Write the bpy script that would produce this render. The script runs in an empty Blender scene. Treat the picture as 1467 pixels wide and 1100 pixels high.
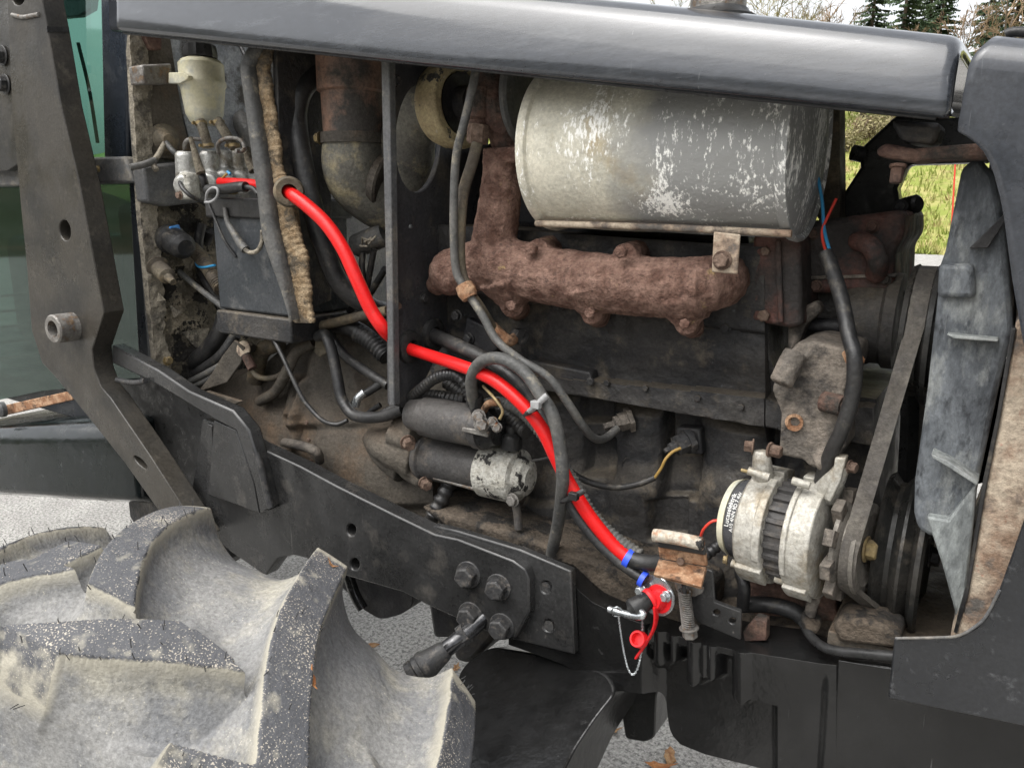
import bpy, bmesh, math, random
from mathutils import Vector, Matrix, noise as mnoise
random.seed(7)
scene = bpy.context.scene
col = scene.collection
rad = math.radians

# ------------------------------------------------------------ camera, sky, sun, exposure
W, H, FPX = 1467.0, 1100.0, 1101.0
YAW, PIT, ROLL, CZ = rad(33), rad(13), rad(0.6), 1.62
CAM = Vector((0, 0, CZ))
FWD = Vector((-math.sin(YAW)*math.cos(PIT), math.cos(YAW)*math.cos(PIT), -math.sin(PIT)))
_r = Vector((math.cos(YAW), math.sin(YAW), 0)); _u = _r.cross(FWD)
RGT = _r*math.cos(ROLL) + _u*math.sin(ROLL); UPV = -_r*math.sin(ROLL) + _u*math.cos(ROLL)
cd = bpy.data.cameras.new('camera'); cam = bpy.data.objects.new('camera', cd); col.objects.link(cam)
cd.sensor_width = 36; cd.lens = 36*FPX/W; cd.clip_start = 0.02; cd.clip_end = 2000
cam.matrix_world = Matrix(((RGT.x, UPV.x, -FWD.x, 0), (RGT.y, UPV.y, -FWD.y, 0), (RGT.z, UPV.z, -FWD.z, CZ), (0, 0, 0, 1)))
scene.camera = cam

SUN_EL, SUN_AZ = rad(62), rad(205)       # azimuth clockwise from +Y; behind the camera, a little to its left
world = bpy.data.worlds.new('World'); scene.world = world; world.use_nodes = True
nt = world.node_tree; nt.nodes.clear()
wo = nt.nodes.new('ShaderNodeOutputWorld'); bg = nt.nodes.new('ShaderNodeBackground')
sky = nt.nodes.new('ShaderNodeTexSky'); sky.sky_type = 'NISHITA'; sky.sun_disc = False
sky.sun_elevation = SUN_EL; sky.sun_rotation = SUN_AZ; sky.dust_density = 4.0; sky.air_density = 1.0
hs = nt.nodes.new('ShaderNodeHueSaturation'); hs.inputs['Saturation'].default_value = 0.16
nt.links.new(sky.outputs[0], hs.inputs['Color']); nt.links.new(hs.outputs[0], bg.inputs[0])
bg.inputs[1].default_value = 0.15; nt.links.new(bg.outputs[0], wo.inputs[0])
sd = bpy.data.lights.new('sun', 'SUN'); sd.energy = 1.5; sd.angle = rad(70); sd.color = (1, .97, .92)
sun = bpy.data.objects.new('sun', sd); col.objects.link(sun)
sdir = Vector((math.sin(SUN_AZ)*math.cos(SUN_EL), math.cos(SUN_AZ)*math.cos(SUN_EL), math.sin(SUN_EL)))
sun.location = sdir*30; sun.rotation_euler = (-sdir).to_track_quat('-Z', 'Y').to_euler()
vs = scene.view_settings; vs.view_transform = 'Standard'; vs.look = 'None'; vs.gamma = 1; vs.exposure = 1.15
scene.cycles.max_bounces = 8

# ------------------------------------------------------------ placing helpers (picture point -> place on a plane of the tractor)
def ray(x, y): return FWD + RGT*((x-W/2)/FPX) - UPV*((y-H/2)/FPX)
def P(x, y, Y): d = ray(x, y); return CAM + d*(Y/d.y)
def PX(x, y, X): d = ray(x, y); return CAM + d*(X/d.x)
def PZ(x, y, Z): d = ray(x, y); return CAM + d*((Z-CZ)/d.z)
def m_(n, p): return n*((Vector(p)-CAM).dot(FWD))/FPX       # n picture units at the place p, in metres
def V3(p): return P(*p) if not isinstance(p, Vector) else p

# ------------------------------------------------------------ materials
MATS = {}
def C3(c): return (c[0], c[1], c[2], 1) if not isinstance(c, (int, float)) else (c, c, c, 1)
def gm(name, base, alt=None, scale=14, lo=.38, hi=.66, dust=None, dscale=9, dlo=.5, dhi=.7, up=False, upk=1.0,
       speck=None, sscale=260, slo=.66, shi=.7, rough=.5, rvar=.15, metal=0, bump=.15, bscale=60, coat=0, stretch=None, spec=.28, micro=.32, scratch=None):
    m = bpy.data.materials.new(name); m.use_nodes = True; n = m.node_tree.nodes; l = m.node_tree.links
    b = n['Principled BSDF']; tc = n.new('ShaderNodeTexCoord')
    src = tc.outputs['Object']
    if stretch:
        mp = n.new('ShaderNodeMapping'); mp.inputs['Scale'].default_value = stretch; l.new(src, mp.inputs[0]); src = mp.outputs[0]
    def noise(s, det=6, r=.6, raw=False):
        t = n.new('ShaderNodeTexNoise'); t.inputs['Scale'].default_value = s; t.inputs['Detail'].default_value = det
        t.inputs['Roughness'].default_value = r; l.new(src, t.inputs[0])
        if raw: return t.outputs[0]
        c = n.new('ShaderNodeMapRange'); c.inputs[1].default_value = .24; c.inputs[2].default_value = .76; l.new(t.outputs[0], c.inputs[0]); return c.outputs[0]
    def ramp(v, a, c):
        r = n.new('ShaderNodeMapRange'); r.inputs[1].default_value = a; r.inputs[2].default_value = c; l.new(v, r.inputs[0]); return r.outputs[0]
    def mix(f, a, c):
        x = n.new('ShaderNodeMix'); x.data_type = 'RGBA'; l.new(f, x.inputs[0])
        for s, i in ((a, 6), (c, 7)):
            if isinstance(s, tuple): x.inputs[i].default_value = s
            else: l.new(s, x.inputs[i])
        return x.outputs[2]
    cur = C3(base)
    n1 = noise(scale)
    if alt is not None: cur = mix(ramp(n1, lo, hi), cur, C3(alt))
    if dust is not None:
        f = ramp(noise(dscale, 9, .68), dlo, dhi)
        if up:
            g = n.new('ShaderNodeNewGeometry'); sx = n.new('ShaderNodeSeparateXYZ'); l.new(g.outputs['Normal'], sx.inputs[0])
            a = ramp(sx.outputs[2], .05, .8); mu = n.new('ShaderNodeMath'); mu.operation = 'MULTIPLY_ADD'
            l.new(a, mu.inputs[0]); mu.inputs[1].default_value = upk; l.new(f, mu.inputs[2]); mu.use_clamp = True; f = mu.outputs[0]
        cur = mix(f, cur, C3(dust))
    if speck is not None:
        mk = n.new('ShaderNodeMath'); mk.operation = 'MULTIPLY'; l.new(ramp(noise(sscale, 5, .62, True), slo-.06, shi), mk.inputs[0]); l.new(ramp(noise(dscale*1.3+3, 4), .35, .75), mk.inputs[1])
        cur = mix(mk.outputs[0], cur, C3(speck))
    if scratch is not None:
        for rot, sc in (((.3, .9, .2), 1), ((1.2, -.5, 1.0), 2), ((-.6, .35, 2.0), 3)):
            mp = n.new('ShaderNodeMapping'); mp.inputs['Rotation'].default_value = rot; mp.inputs['Scale'].default_value = (260, 260, 5+3*sc); l.new(tc.outputs['Object'], mp.inputs[0])
            t = n.new('ShaderNodeTexNoise'); t.inputs['Scale'].default_value = 1; t.inputs['Detail'].default_value = 2; l.new(mp.outputs[0], t.inputs[0])
            k = n.new('ShaderNodeMath'); k.operation = 'MULTIPLY'; l.new(ramp(t.outputs[0], .73, .80), k.inputs[0]); l.new(ramp(noise(5+2*sc, 4), .5, .8), k.inputs[1])
            cur = mix(k.outputs[0], cur, C3(scratch))
    if micro and not isinstance(cur, tuple):
        g = n.new('ShaderNodeMapRange'); g.inputs[1].default_value = .2; g.inputs[2].default_value = .8; g.inputs[3].default_value = 1-micro; g.inputs[4].default_value = 1+micro; l.new(noise(170, 10, .75), g.inputs[0])
        vm = n.new('ShaderNodeVectorMath'); vm.operation = 'SCALE'; l.new(cur, vm.inputs[0]); l.new(g.outputs[0], vm.inputs['Scale']); cur = vm.outputs[0]
    if isinstance(cur, tuple): b.inputs['Base Color'].default_value = cur
    else: l.new(cur, b.inputs['Base Color'])
    rr = n.new('ShaderNodeMapRange'); rr.inputs[1].default_value = .3; rr.inputs[2].default_value = .7
    rr.inputs[3].default_value = max(.02, rough-rvar); rr.inputs[4].default_value = min(1, rough+rvar)
    l.new(noise(scale*1.7), rr.inputs[0]); l.new(rr.outputs[0], b.inputs['Roughness'])
    b.inputs['Metallic'].default_value = metal; b.inputs['Specular IOR Level'].default_value = spec
    if coat: b.inputs['Coat Weight'].default_value = coat; b.inputs['Coat Roughness'].default_value = .08
    if bump:
        bp = n.new('ShaderNodeBump'); bp.inputs['Strength'].default_value = bump; bp.inputs['Distance'].default_value = .004
        l.new(noise(bscale, 8, .65), bp.inputs['Height'])
        b2 = n.new('ShaderNodeBump'); b2.inputs['Strength'].default_value = min(1, bump*1.2); b2.inputs['Distance'].default_value = .006
        l.new(noise(bscale*.28, 5, .6), b2.inputs['Height']); l.new(b2.outputs[0], bp.inputs['Normal']); l.new(bp.outputs[0], b.inputs['Normal'])
    MATS[name] = m; return m
def plain(name, c, rough=.5, metal=0, trans=0, alpha=1):
    m = bpy.data.materials.new(name); m.use_nodes = True; b = m.node_tree.nodes['Principled BSDF']
    b.inputs['Base Color'].default_value = C3(c); b.inputs['Roughness'].default_value = rough; b.inputs['Metallic'].default_value = metal
    b.inputs['Transmission Weight'].default_value = trans; MATS[name] = m; return m

gm('bulk_paint', (.040, .040, .043), (.055, .054, .056), 6, dust=(.095, .085, .07), dscale=14, dlo=.6, dhi=.95, rough=.4, bump=.1, bscale=90, scratch=(0.12, 0.115, 0.11))
gm('black_paint', .017, .027, 6, dust=(.065, .060, .054), dscale=16, dlo=.62, dhi=1.0, speck=(.10, .09, .08), sscale=170, slo=.70, shi=.8, rough=.27, spec=.42, bump=.07, bscale=90, scratch=(0.1, 0.095, 0.09))
gm('post_reflection_paint', (.040, .036, .030), (.024, .023, .021), 5, dust=(.065, .058, .047), dscale=30, dlo=.62, dhi=.9, rough=.42, bump=.08, bscale=120, scratch=(0.12, 0.11, 0.09))  # black paint tinted brown to imitate the reflected dry bank
gm('black_gloss', .007, .011, 9, dust=(.04, .04, .04), dscale=26, dlo=.72, dhi=1.0, rough=.14, rvar=.08, bump=.16, bscale=38, spec=.5, scratch=(0.06, 0.06, 0.06))
gm('hood_paint', (.020, .023, .029), (.025, .028, .034), 4, dust=(.06, .065, .073), dscale=18, dlo=.56, dhi=1.1, speck=(.14, .14, .145), sscale=120, slo=.72, shi=.80, rough=.16, rvar=.08, bump=.10, bscale=9, coat=.6, stretch=(.35, 1, 1.6), spec=.5, scratch=(0.1, 0.105, 0.11))
gm('cowl_black', (.011, .012, .014), (.015, .016, .018), 4, dust=(.07, .072, .076), dscale=40, dlo=.68, dhi=.95, rough=.36, bump=.06, bscale=25, coat=.3, spec=.5, scratch=(0.1, 0.1, 0.1))
gm('cowl_paint', (.022, .025, .031), (.027, .030, .037), 4, dust=(.06, .064, .07), dscale=30, dlo=.6, dhi=1.1, speck=(.14, .14, .145), sscale=140, slo=.72, shi=.80, rough=.24, bump=.06, bscale=16, coat=.5, spec=.5, scratch=(0.12, 0.125, 0.13))
gm('rust_iron', (.115, .062, .046), (.27, .168, .13), 38, lo=.25, hi=.8, dust=(.36, .26, .12), dscale=24, dlo=.74, dhi=.9, speck=(.075, .045, .038), sscale=180, slo=.55, shi=.72, rough=.92, bump=1.0, bscale=170, spec=.25)
gm('rust_dark', (.075, .043, .034), (.13, .08, .06), 22, dust=(.04, .035, .03), dscale=12, dlo=.45, dhi=.65, rough=.85, bump=.5, bscale=130, spec=.3)
gm('rust_light', (.21, .105, .055), (.33, .205, .125), 40, dust=(.075, .045, .03), dscale=30, dlo=.55, dhi=.7, speck=(.40, .33, .25), sscale=140, slo=.66, shi=.74, rough=.85, bump=.5, bscale=140)
gm('lip_paint', (.40, .37, .31), (.24, .15, .085), 28, dust=(.025, .024, .023), dscale=30, dlo=.55, dhi=.6, speck=(.30, .13, .06), sscale=70, slo=.55, shi=.62, rough=.8, bump=.4, bscale=140)
gm('rust_pale', (.36, .30, .23), (.22, .15, .105), 18, dust=(.10, .09, .08), dscale=9, dlo=.55, dhi=.68, speck=(.28, .08, .05), sscale=60, slo=.68, shi=.72, rough=.9, bump=.4, bscale=90)
gm('block_dark', (.020, .020, .021), (.046, .043, .040), 7, lo=.3, hi=.75, dust=(.105, .088, .066), dscale=15, dlo=.56, dhi=.9, up=True, upk=.55, speck=(.11, .12, .125), sscale=130, slo=.69, shi=.78, rough=.6, bump=.3, bscale=150)
gm('block_black', (.018, .018, .02), (.028, .027, .027), 9, dust=(.06, .052, .042), dscale=11, dlo=.6, dhi=.85, rough=.55, bump=.25, bscale=130)
gm('housing_dust', (.052, .046, .038), (.085, .074, .060), 8, dust=(.12, .082, .053), dscale=6, dlo=.6, dhi=.95, up=True, upk=.3, speck=(.04, .035, .03), sscale=70, slo=.64, shi=.74, rough=.8, bump=.35, bscale=120)
gm('sump_dirt', (.052, .042, .032), (.088, .07, .053), 22, dust=(.022, .02, .018), dscale=18, dlo=.48, dhi=.62, rough=.9, bump=.7, bscale=110)
gm('cast_grey', (.10, .088, .075), (.17, .145, .12), 20, dust=(.04, .036, .033), dscale=16, dlo=.5, dhi=.7, up=True, upk=-.4, rough=.75, bump=.45, bscale=160)
gm('alu', (.34, .325, .285), (.42, .405, .365), 30, dust=(.26, .225, .17), dscale=14, dlo=.5, dhi=.72, speck=(.20, .18, .15), sscale=180, slo=.62, shi=.74, rough=.58, metal=.35, bump=.14, bscale=240)
gm('alu_bright', (.46, .46, .44), (.36, .35, .32), 30, dust=(.22, .20, .16), dscale=30, dlo=.58, dhi=.76, rough=.42, metal=.55, bump=.2, bscale=200)
gm('peeled_alu', (.42, .41, .37), (.36, .345, .30), 60, dust=(.035, .033, .032), dscale=30, dlo=.64, dhi=.67, speck=(.16, .15, .13), sscale=230, slo=.6, shi=.66, rough=.7, metal=.2, bump=.5, bscale=150)
gm('peeled_cream', (.40, .33, .19), (.30, .24, .14), 25, dust=(.06, .058, .055), dscale=22, dlo=.68, dhi=.70, speck=(.55, .5, .38), sscale=90, slo=.64, shi=.7, rough=.6, bump=.3, bscale=120)
gm('starter_dark', (.048, .046, .045), (.062, .058, .055), 12, dust=(.12, .10, .08), dscale=14, dlo=.58, dhi=.85, rough=.5, bump=.2, bscale=120, scratch=(0.13, 0.12, 0.11))
gm('rubber', (.014, .014, .0145), (.026, .025, .024), 10, dust=(.10, .088, .07), dscale=32, dlo=.62, dhi=.95, rough=.45, spec=.4, bump=.15, bscale=140)
gm('rubber_grey', (.058, .058, .056), (.085, .082, .076), 18, dust=(.19, .17, .13), dscale=34, dlo=.62, dhi=.9, spec=.4, rough=.6, bump=.2, bscale=140)
gm('rubber_brown', (.07, .058, .045), (.10, .085, .06), 18, dust=(.16, .125, .08), dscale=20, dlo=.5, dhi=.75, rough=.7, bump=.3, bscale=140)
gm('foam_tan', (.22, .155, .09), (.31, .235, .15), 45, dust=(.095, .078, .058), dscale=24, dlo=.5, dhi=.68, rough=.95, bump=.8, bscale=200, spec=.2)
gm('foam_old', (.105, .092, .07), (.25, .215, .16), 26, lo=.42, hi=.6, dust=(.024, .022, .02), dscale=13, dlo=.53, dhi=.57, speck=(.36, .31, .2), sscale=90, slo=.66, shi=.7, rough=.95, bump=1.0, bscale=110, spec=.2)
gm('foam_edge', (.27, .24, .19), (.19, .17, .135), 30, dust=(.10, .09, .075), dscale=20, dlo=.54, dhi=.66, rough=.95, bump=.7, bscale=140, spec=.2)
gm('plate_grey', (.075, .076, .078), (.10, .098, .094), 10, dust=(.17, .155, .13), dscale=16, dlo=.56, dhi=.8, rough=.55, bump=.2, bscale=90, scratch=(0.2, 0.19, 0.18))
gm('panel_pale', (.34, .36, .39), (.24, .26, .285), 12, dust=(.07, .065, .06), dscale=14, dlo=.5, dhi=.75, rough=.5, bump=.2, bscale=90)
gm('battery_black', (.030, .034, .038), (.045, .048, .052), 7, dust=(.10, .10, .098), dscale=14, dlo=.6, dhi=.9, speck=(.2, .2, .19), sscale=140, slo=.78, shi=.82, rough=.42, bump=.15, bscale=90, scratch=(0.14, 0.14, 0.14))
gm('air_brown', (.23, .13, .088), (.16, .11, .085), 8, dust=(.05, .045, .04), dscale=7, dlo=.45, dhi=.65, rough=.7, bump=.2, bscale=120)
gm('air_boot', (.13, .125, .105), (.08, .077, .068), 9, dust=(.27, .235, .15), dscale=12, dlo=.5, dhi=.72, rough=.7, bump=.25, bscale=120)
gm('red_cable', (.60, .010, .010), (.52, .010, .010), 8, dust=(.42, .05, .035), dscale=40, dlo=.68, dhi=1.0, rough=.36, rvar=.08, bump=.06, bscale=70, micro=.12)
gm('red_plastic', (.72, .02, .025), (.62, .018, .02), 20, rough=.35, bump=0, micro=.12)
plain('red_wire', (.6, .05, .03), .45); plain('blue_wire', (.03, .22, .42), .45); plain('blue_tie', (.03, .08, .62), .4); plain('yellow_wire', (.30, .19, .05), .6)
plain('copper', (.45, .16, .07), .4, .8)
gm('blue_tape', (.05, .19, .48), (.07, .23, .5), 60, rough=.45, bump=.1, micro=.12)
gm('tie_grey', (.28, .28, .28), (.22, .22, .22), 60, rough=.35, bump=0, micro=.12)
gm('zinc', (.50, .52, .53), (.40, .42, .43), 60, rough=.25, metal=.85, bump=.05, micro=.12)
gm('steel_dull', (.20, .19, .175), (.13, .12, .11), 40, dust=(.16, .11, .07), dscale=40, dlo=.58, dhi=.72, rough=.55, metal=.4, bump=.25, bscale=160)
gm('rod_steel', (.09, .09, .092), (.06, .06, .062), 20, rough=.2, rvar=.08, metal=.8, bump=.03)
gm('bolt_black', (.03, .03, .031), (.045, .044, .043), 50, dust=(.10, .09, .08), dscale=70, dlo=.58, dhi=.8, rough=.42, bump=.15, bscale=200)
gm('bolt_rust', (.095, .062, .046), (.15, .105, .08), 70, rough=.85, bump=.4, bscale=200)
gm('bolt_brass', (.30, .23, .115), (.22, .17, .10), 60, rough=.6, metal=.4, bump=.2)
gm('reservoir', (.52, .49, .34), (.58, .55, .42), 20, dust=(.42, .42, .36), dscale=18, dlo=.5, dhi=.7, rough=.45, bump=.05, micro=.12)
gm('cap_black', .018, .026, 30, rough=.4, bump=.1)
gm('hose_cloth', (.20, .175, .13), (.14, .12, .09), 60, rough=.9, bump=.8, bscale=300)
gm('belt', (.078, .070, .060), (.062, .056, .05), 20, dust=(.11, .10, .085), dscale=30, dlo=.55, dhi=.8, rough=.75, bump=.2, bscale=200)
gm('pulley_black', (.016, .016, .015), (.03, .028, .025), 16, dust=(.06, .052, .042), dscale=20, dlo=.56, dhi=.8, rough=.42, bump=.2)
gm('pulley_grey', (.13, .12, .105), (.17, .155, .135), 30, rough=.6, metal=.3, bump=.3)
gm('shroud', (.12, .13, .14), (.06, .066, .073), 16, dust=(.22, .23, .225), dscale=24, dlo=.52, dhi=.78, speck=(.025, .027, .03), sscale=110, slo=.58, shi=.68, rough=.55, bump=.3, bscale=110, stretch=(1, 1, .45), scratch=(0.28, 0.29, 0.29))
gm('shroud_pale', (.27, .28, .27), (.20, .215, .21), 14, dust=(.13, .14, .14), dscale=16, dlo=.52, dhi=.7, rough=.55, bump=.3, bscale=110, stretch=(1, 1, .4), scratch=(0.36, 0.37, 0.36))
gm('engine_red', (.105, .05, .04), (.06, .043, .037), 14, dust=(.034, .03, .028), dscale=13, dlo=.42, dhi=.62, speck=(.15, .15, .15), sscale=60, slo=.68, shi=.8, rough=.7, bump=.4, bscale=130)
gm('label_grey', (.055, .056, .06), (.07, .07, .072), 60, rough=.4, bump=0, micro=.12)
plain('print_white', (.75, .75, .72), .5)
gm('cab_paint', (.012, .016, .022), (.017, .021, .028), 5, rough=.3, rvar=.06, dust=(.06, .065, .07), dscale=12, dlo=.6, dhi=.9, bump=.05)
gm('tank_black', (.006, .009, .009), (.010, .013, .014), 7, rough=.16, dust=(.05, .055, .055), dscale=24, dlo=.7, dhi=.9, bump=.12, bscale=30, spec=.5, scratch=(0.07, 0.075, 0.075))
gm('tyre_side', (.155, .157, .16), (.215, .213, .206), 6, dust=(.32, .305, .26), dscale=8, dlo=.5, dhi=.8, speck=(.50, .47, .38), sscale=330, slo=.66, shi=.70, rough=.62, bump=.4, bscale=70)
gm('tread_hair', .03, .06, 50, rough=.6, bump=0)
gm('leaf_orange', (.36, .16, .06), (.25, .10, .04), 60, rough=.8, bump=.3, bscale=200)
gm('leaf_brown', (.22, .11, .05), (.30, .19, .10), 60, rough=.85, bump=.3, bscale=200)

# two materials with a layout of their own
def muffler_mat():
    m = gm('muffler_metal', (.58, .55, .455), (.46, .445, .375), 7, dust=(.40, .32, .19), dscale=7, dlo=.56, dhi=.85, rough=.58, metal=.15, bump=.2, bscale=110, micro=.2)
    n = m.node_tree.nodes; l = m.node_tree.links; b = n['Principled BSDF']
    old = b.inputs['Base Color'].links[0].from_socket
    tc = n.new('ShaderNodeTexCoord'); sx = n.new('ShaderNodeSeparateXYZ'); l.new(tc.outputs['Object'], sx.inputs[0])
    nz = n.new('ShaderNodeTexNoise'); nz.inputs['Scale'].default_value = 11; nz.inputs['Detail'].default_value = 8; l.new(tc.outputs['Object'], nz.inputs[0])
    a = n.new('ShaderNodeMath'); a.operation = 'MULTIPLY_ADD'; l.new(nz.outputs[0], a.inputs[0]); a.inputs[1].default_value = .22; l.new(sx.outputs[0], a.inputs[2])
    r = n.new('ShaderNodeMapRange'); r.inputs[1].default_value = P(860, 200, 1.0).x+.11; r.inputs[2].default_value = P(935, 200, 1.0).x+.11; l.new(a.outputs[0], r.inputs[0])
    mx = n.new('ShaderNodeMix'); mx.data_type = 'RGBA'; l.new(r.outputs[0], mx.inputs[0]); l.new(old, mx.inputs[6]); mx.inputs[7].default_value = (.27, .271, .262, 1)
    # white flaking, drawn out downwards
    mp = n.new('ShaderNodeMapping'); mp.inputs['Scale'].default_value = (1, 1, .38); l.new(tc.outputs['Object'], mp.inputs[0])
    n2 = n.new('ShaderNodeTexNoise'); n2.inputs['Scale'].default_value = 190; n2.inputs['Detail'].default_value = 6; n2.inputs['Roughness'].default_value = .72; l.new(mp.outputs[0], n2.inputs[0])
    n3 = n.new('ShaderNodeTexNoise'); n3.inputs['Scale'].default_value = 14; n3.inputs['Detail'].default_value = 5; l.new(mp.outputs[0], n3.inputs[0])
    ad = n.new('ShaderNodeMath'); ad.operation = 'MULTIPLY_ADD'; l.new(n3.outputs[0], ad.inputs[0]); ad.inputs[1].default_value = .9; l.new(n2.outputs[0], ad.inputs[2])
    r2 = n.new('ShaderNodeMapRange'); r2.inputs[1].default_value = 1.01; r2.inputs[2].default_value = 1.10; l.new(ad.outputs[0], r2.inputs[0])
    m2 = n.new('ShaderNodeMix'); m2.data_type = 'RGBA'; l.new(r2.outputs[0], m2.inputs[0]); l.new(mx.outputs[2], m2.inputs[6]); m2.inputs[7].default_value = (.88, .87, .83, 1)
    l.new(m2.outputs[2], b.inputs['Base Color'])
muffler_mat()
def asphalt_mat():
    m = gm('asphalt', (.34, .33, .31), (.41, .40, .375), 3, dust=(.13, .127, .12), dscale=75, dlo=.40, dhi=.72, speck=(.62, .60, .57), sscale=95, slo=.60, shi=.66, rough=.9, bump=1.0, bscale=130)
asphalt_mat()
gm('field_green', (.18, .21, .045), (.29, .27, .10), .8, dust=(.27, .19, .10), dscale=.3, dlo=.62, dhi=.85, rough=.95, bump=0)
gm('grass_blade', (.20, .24, .05), (.34, .31, .12), 1.2, dust=(.32, .21, .12), dscale=.3, dlo=.6, dhi=.85, rough=.8, bump=0)
gm('brush_brown', (.20, .14, .085), (.28, .20, .13), 2, rough=.95, bump=0)
gm('brush_pale', (.22, .20, .10), (.30, .26, .15), 2, rough=.95, bump=0)
gm('added_hill_dark', (.045, .05, .025), (.085, .07, .04), .3, rough=.95, bump=0)  # for the added hills out of view
gm('spruce', (.035, .06, .028), (.06, .085, .04), 1.5, rough=.9, bump=0)
gm('bark', (.10, .075, .055), (.15, .12, .09), 6, rough=.95, bump=.4, bscale=20)
# tinted glass: thin pane that lets light through
def glass_mat():
    m = bpy.data.materials.new('tinted_glass'); m.use_nodes = True; n = m.node_tree.nodes; l = m.node_tree.links; n.clear()
    o = n.new('ShaderNodeOutputMaterial'); t = n.new('ShaderNodeBsdfTransparent'); t.inputs[0].default_value = (.36, .54, .48, 1)
    g = n.new('ShaderNodeBsdfGlossy'); g.inputs[0].default_value = (.8, .95, .9, 1); g.inputs[1].default_value = .04
    lw = n.new('ShaderNodeLayerWeight'); lw.inputs[0].default_value = .5; pw = n.new('ShaderNodeMath'); pw.operation = 'POWER'; pw.inputs[1].default_value = 4; l.new(lw.outputs['Facing'], pw.inputs[0])
    fr = n.new('ShaderNodeMath'); fr.operation = 'MULTIPLY_ADD'; fr.inputs[1].default_value = .8; fr.inputs[2].default_value = .05; l.new(pw.outputs[0], fr.inputs[0])
    mx = n.new('ShaderNodeMixShader'); l.new(fr.outputs[0], mx.inputs[0]); l.new(t.outputs[0], mx.inputs[1]); l.new(g.outputs[0], mx.inputs[2]); l.new(mx.outputs[0], o.inputs[0])
    MATS['tinted_glass'] = m
glass_mat()
dm = MATS['tinted_glass'].copy(); dm.name = 'dark_tinted_glass'; MATS['dark_tinted_glass'] = dm
for q in dm.node_tree.nodes:
    if q.type == 'BSDF_TRANSPARENT': q.inputs[0].default_value = (.17, .25, .225, 1)

# ------------------------------------------------------------ mesh helpers
TR = bpy.data.objects.new('tractor', None); col.objects.link(TR); TR.location = (-0.9, 1.3, 0)
TR['label'] = 'black tractor with side panel off showing dirty engine, rusty manifold and red cable'
TR['category'] = 'tractor'
def put(name, me, mat, parent=TR, kind=None, label=None, mods=()):
    o = bpy.data.objects.new(name, me); col.objects.link(o)
    if mat is not None: me.materials.append(MATS[mat] if isinstance(mat, str) else mat)
    if parent is not None:
        o.parent = parent
        if parent is TR: o.matrix_parent_inverse = Matrix.Translation(-TR.location)
    if kind: o['kind'] = kind
    if label: o['label'] = label
    for t, kw in mods:
        md = o.modifiers.new(t.lower(), t)
        for k, v in kw.items(): setattr(md, k, v)
    return o
def finish(bm, name, mat, parent=TR, smooth=38, bevel=0, seg=2, **kw):
    bmesh.ops.recalc_face_normals(bm, faces=bm.faces[:])
    me = bpy.data.meshes.new(name); bm.to_mesh(me); bm.free()
    me.polygons.foreach_set('use_smooth', [True]*len(me.polygons)); me.set_sharp_from_angle(angle=rad(smooth))
    mods = list(kw.pop('mods', ()))
    if bevel: mods.append(('BEVEL', dict(width=bevel, segments=seg, limit_method='ANGLE', angle_limit=rad(40))))
    return put(name, me, mat, parent, mods=mods, **kw)

def b_prism(bm, pts, vec, holes=()):
    vec = Vector(vec)
    if not holes:
        f = bm.faces.new([bm.verts.new(p) for p in pts]); fs = [f]
    else:
        es = []
        for lp in [pts]+list(holes):
            vv = [bm.verts.new(p) for p in lp]
            es += [bm.edges.new((vv[i], vv[(i+1) % len(vv)])) for i in range(len(vv))]
        fs = [g for g in bmesh.ops.triangle_fill(bm, use_beauty=True, use_dissolve=False, edges=es)['geom'] if isinstance(g, bmesh.types.BMFace)]
    ex = bmesh.ops.extrude_face_region(bm, geom=fs)
    bmesh.ops.translate(bm, vec=vec, verts=[g for g in ex['geom'] if isinstance(g, bmesh.types.BMVert)])
def ell(cx, cy, rx, ry, n=20, a0=0):
    ca, sa = math.cos(a0), math.sin(a0)
    return [(cx+rx*math.cos(t)*ca-ry*math.sin(t)*sa, cy+rx*math.cos(t)*sa+ry*math.sin(t)*ca) for t in [2*math.pi*i/n for i in range(n)]]
def rnd(pts, r, n=4):
    out = []
    L = len(pts)
    for i in range(L):
        p0, p, p1 = Vector(pts[i-1]), Vector(pts[i]), Vector(pts[(i+1) % L])
        a, b = (p0-p), (p1-p); k = min(r, a.length*.45, b.length*.45)
        A, B = p+a.normalized()*k, p+b.normalized()*k
        for j in range(n+1):
            t = j/n; out.append(tuple((1-t)**2*A + 2*t*(1-t)*p + t*t*B))
    return out
def plate(name, pts, Y, th, mat, parent=TR, holes=(), bevel=.002, r=0, **kw):
    """upright plate in a side plane of the tractor"""
    bm = bmesh.new()
    if r: pts = rnd(pts, r)
    b_prism(bm, [P(x, y, Y) for x, y in pts], (0, th, 0), [[P(x, y, Y) for x, y in h] for h in holes])
    return finish(bm, name, mat, parent, bevel=bevel, **kw)
def xplate(name, pts, X, th, mat, parent=TR, holes=(), bevel=.002, r=0, **kw):
    """upright plate across the tractor"""
    bm = bmesh.new()
    if r: pts = rnd(pts, r)
    b_prism(bm, [PX(x, y, X) for x, y in pts], (-th, 0, 0), [[PX(x, y, X) for x, y in h] for h in holes])
    return finish(bm, name, mat, parent, bevel=bevel, **kw)
def frame_of(d):
    d = d.normalized(); a = Vector((0, 0, 1)) if abs(d.z) < .9 else Vector((1, 0, 0))
    u = d.cross(a).normalized(); return u, d.cross(u).normalized()
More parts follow.
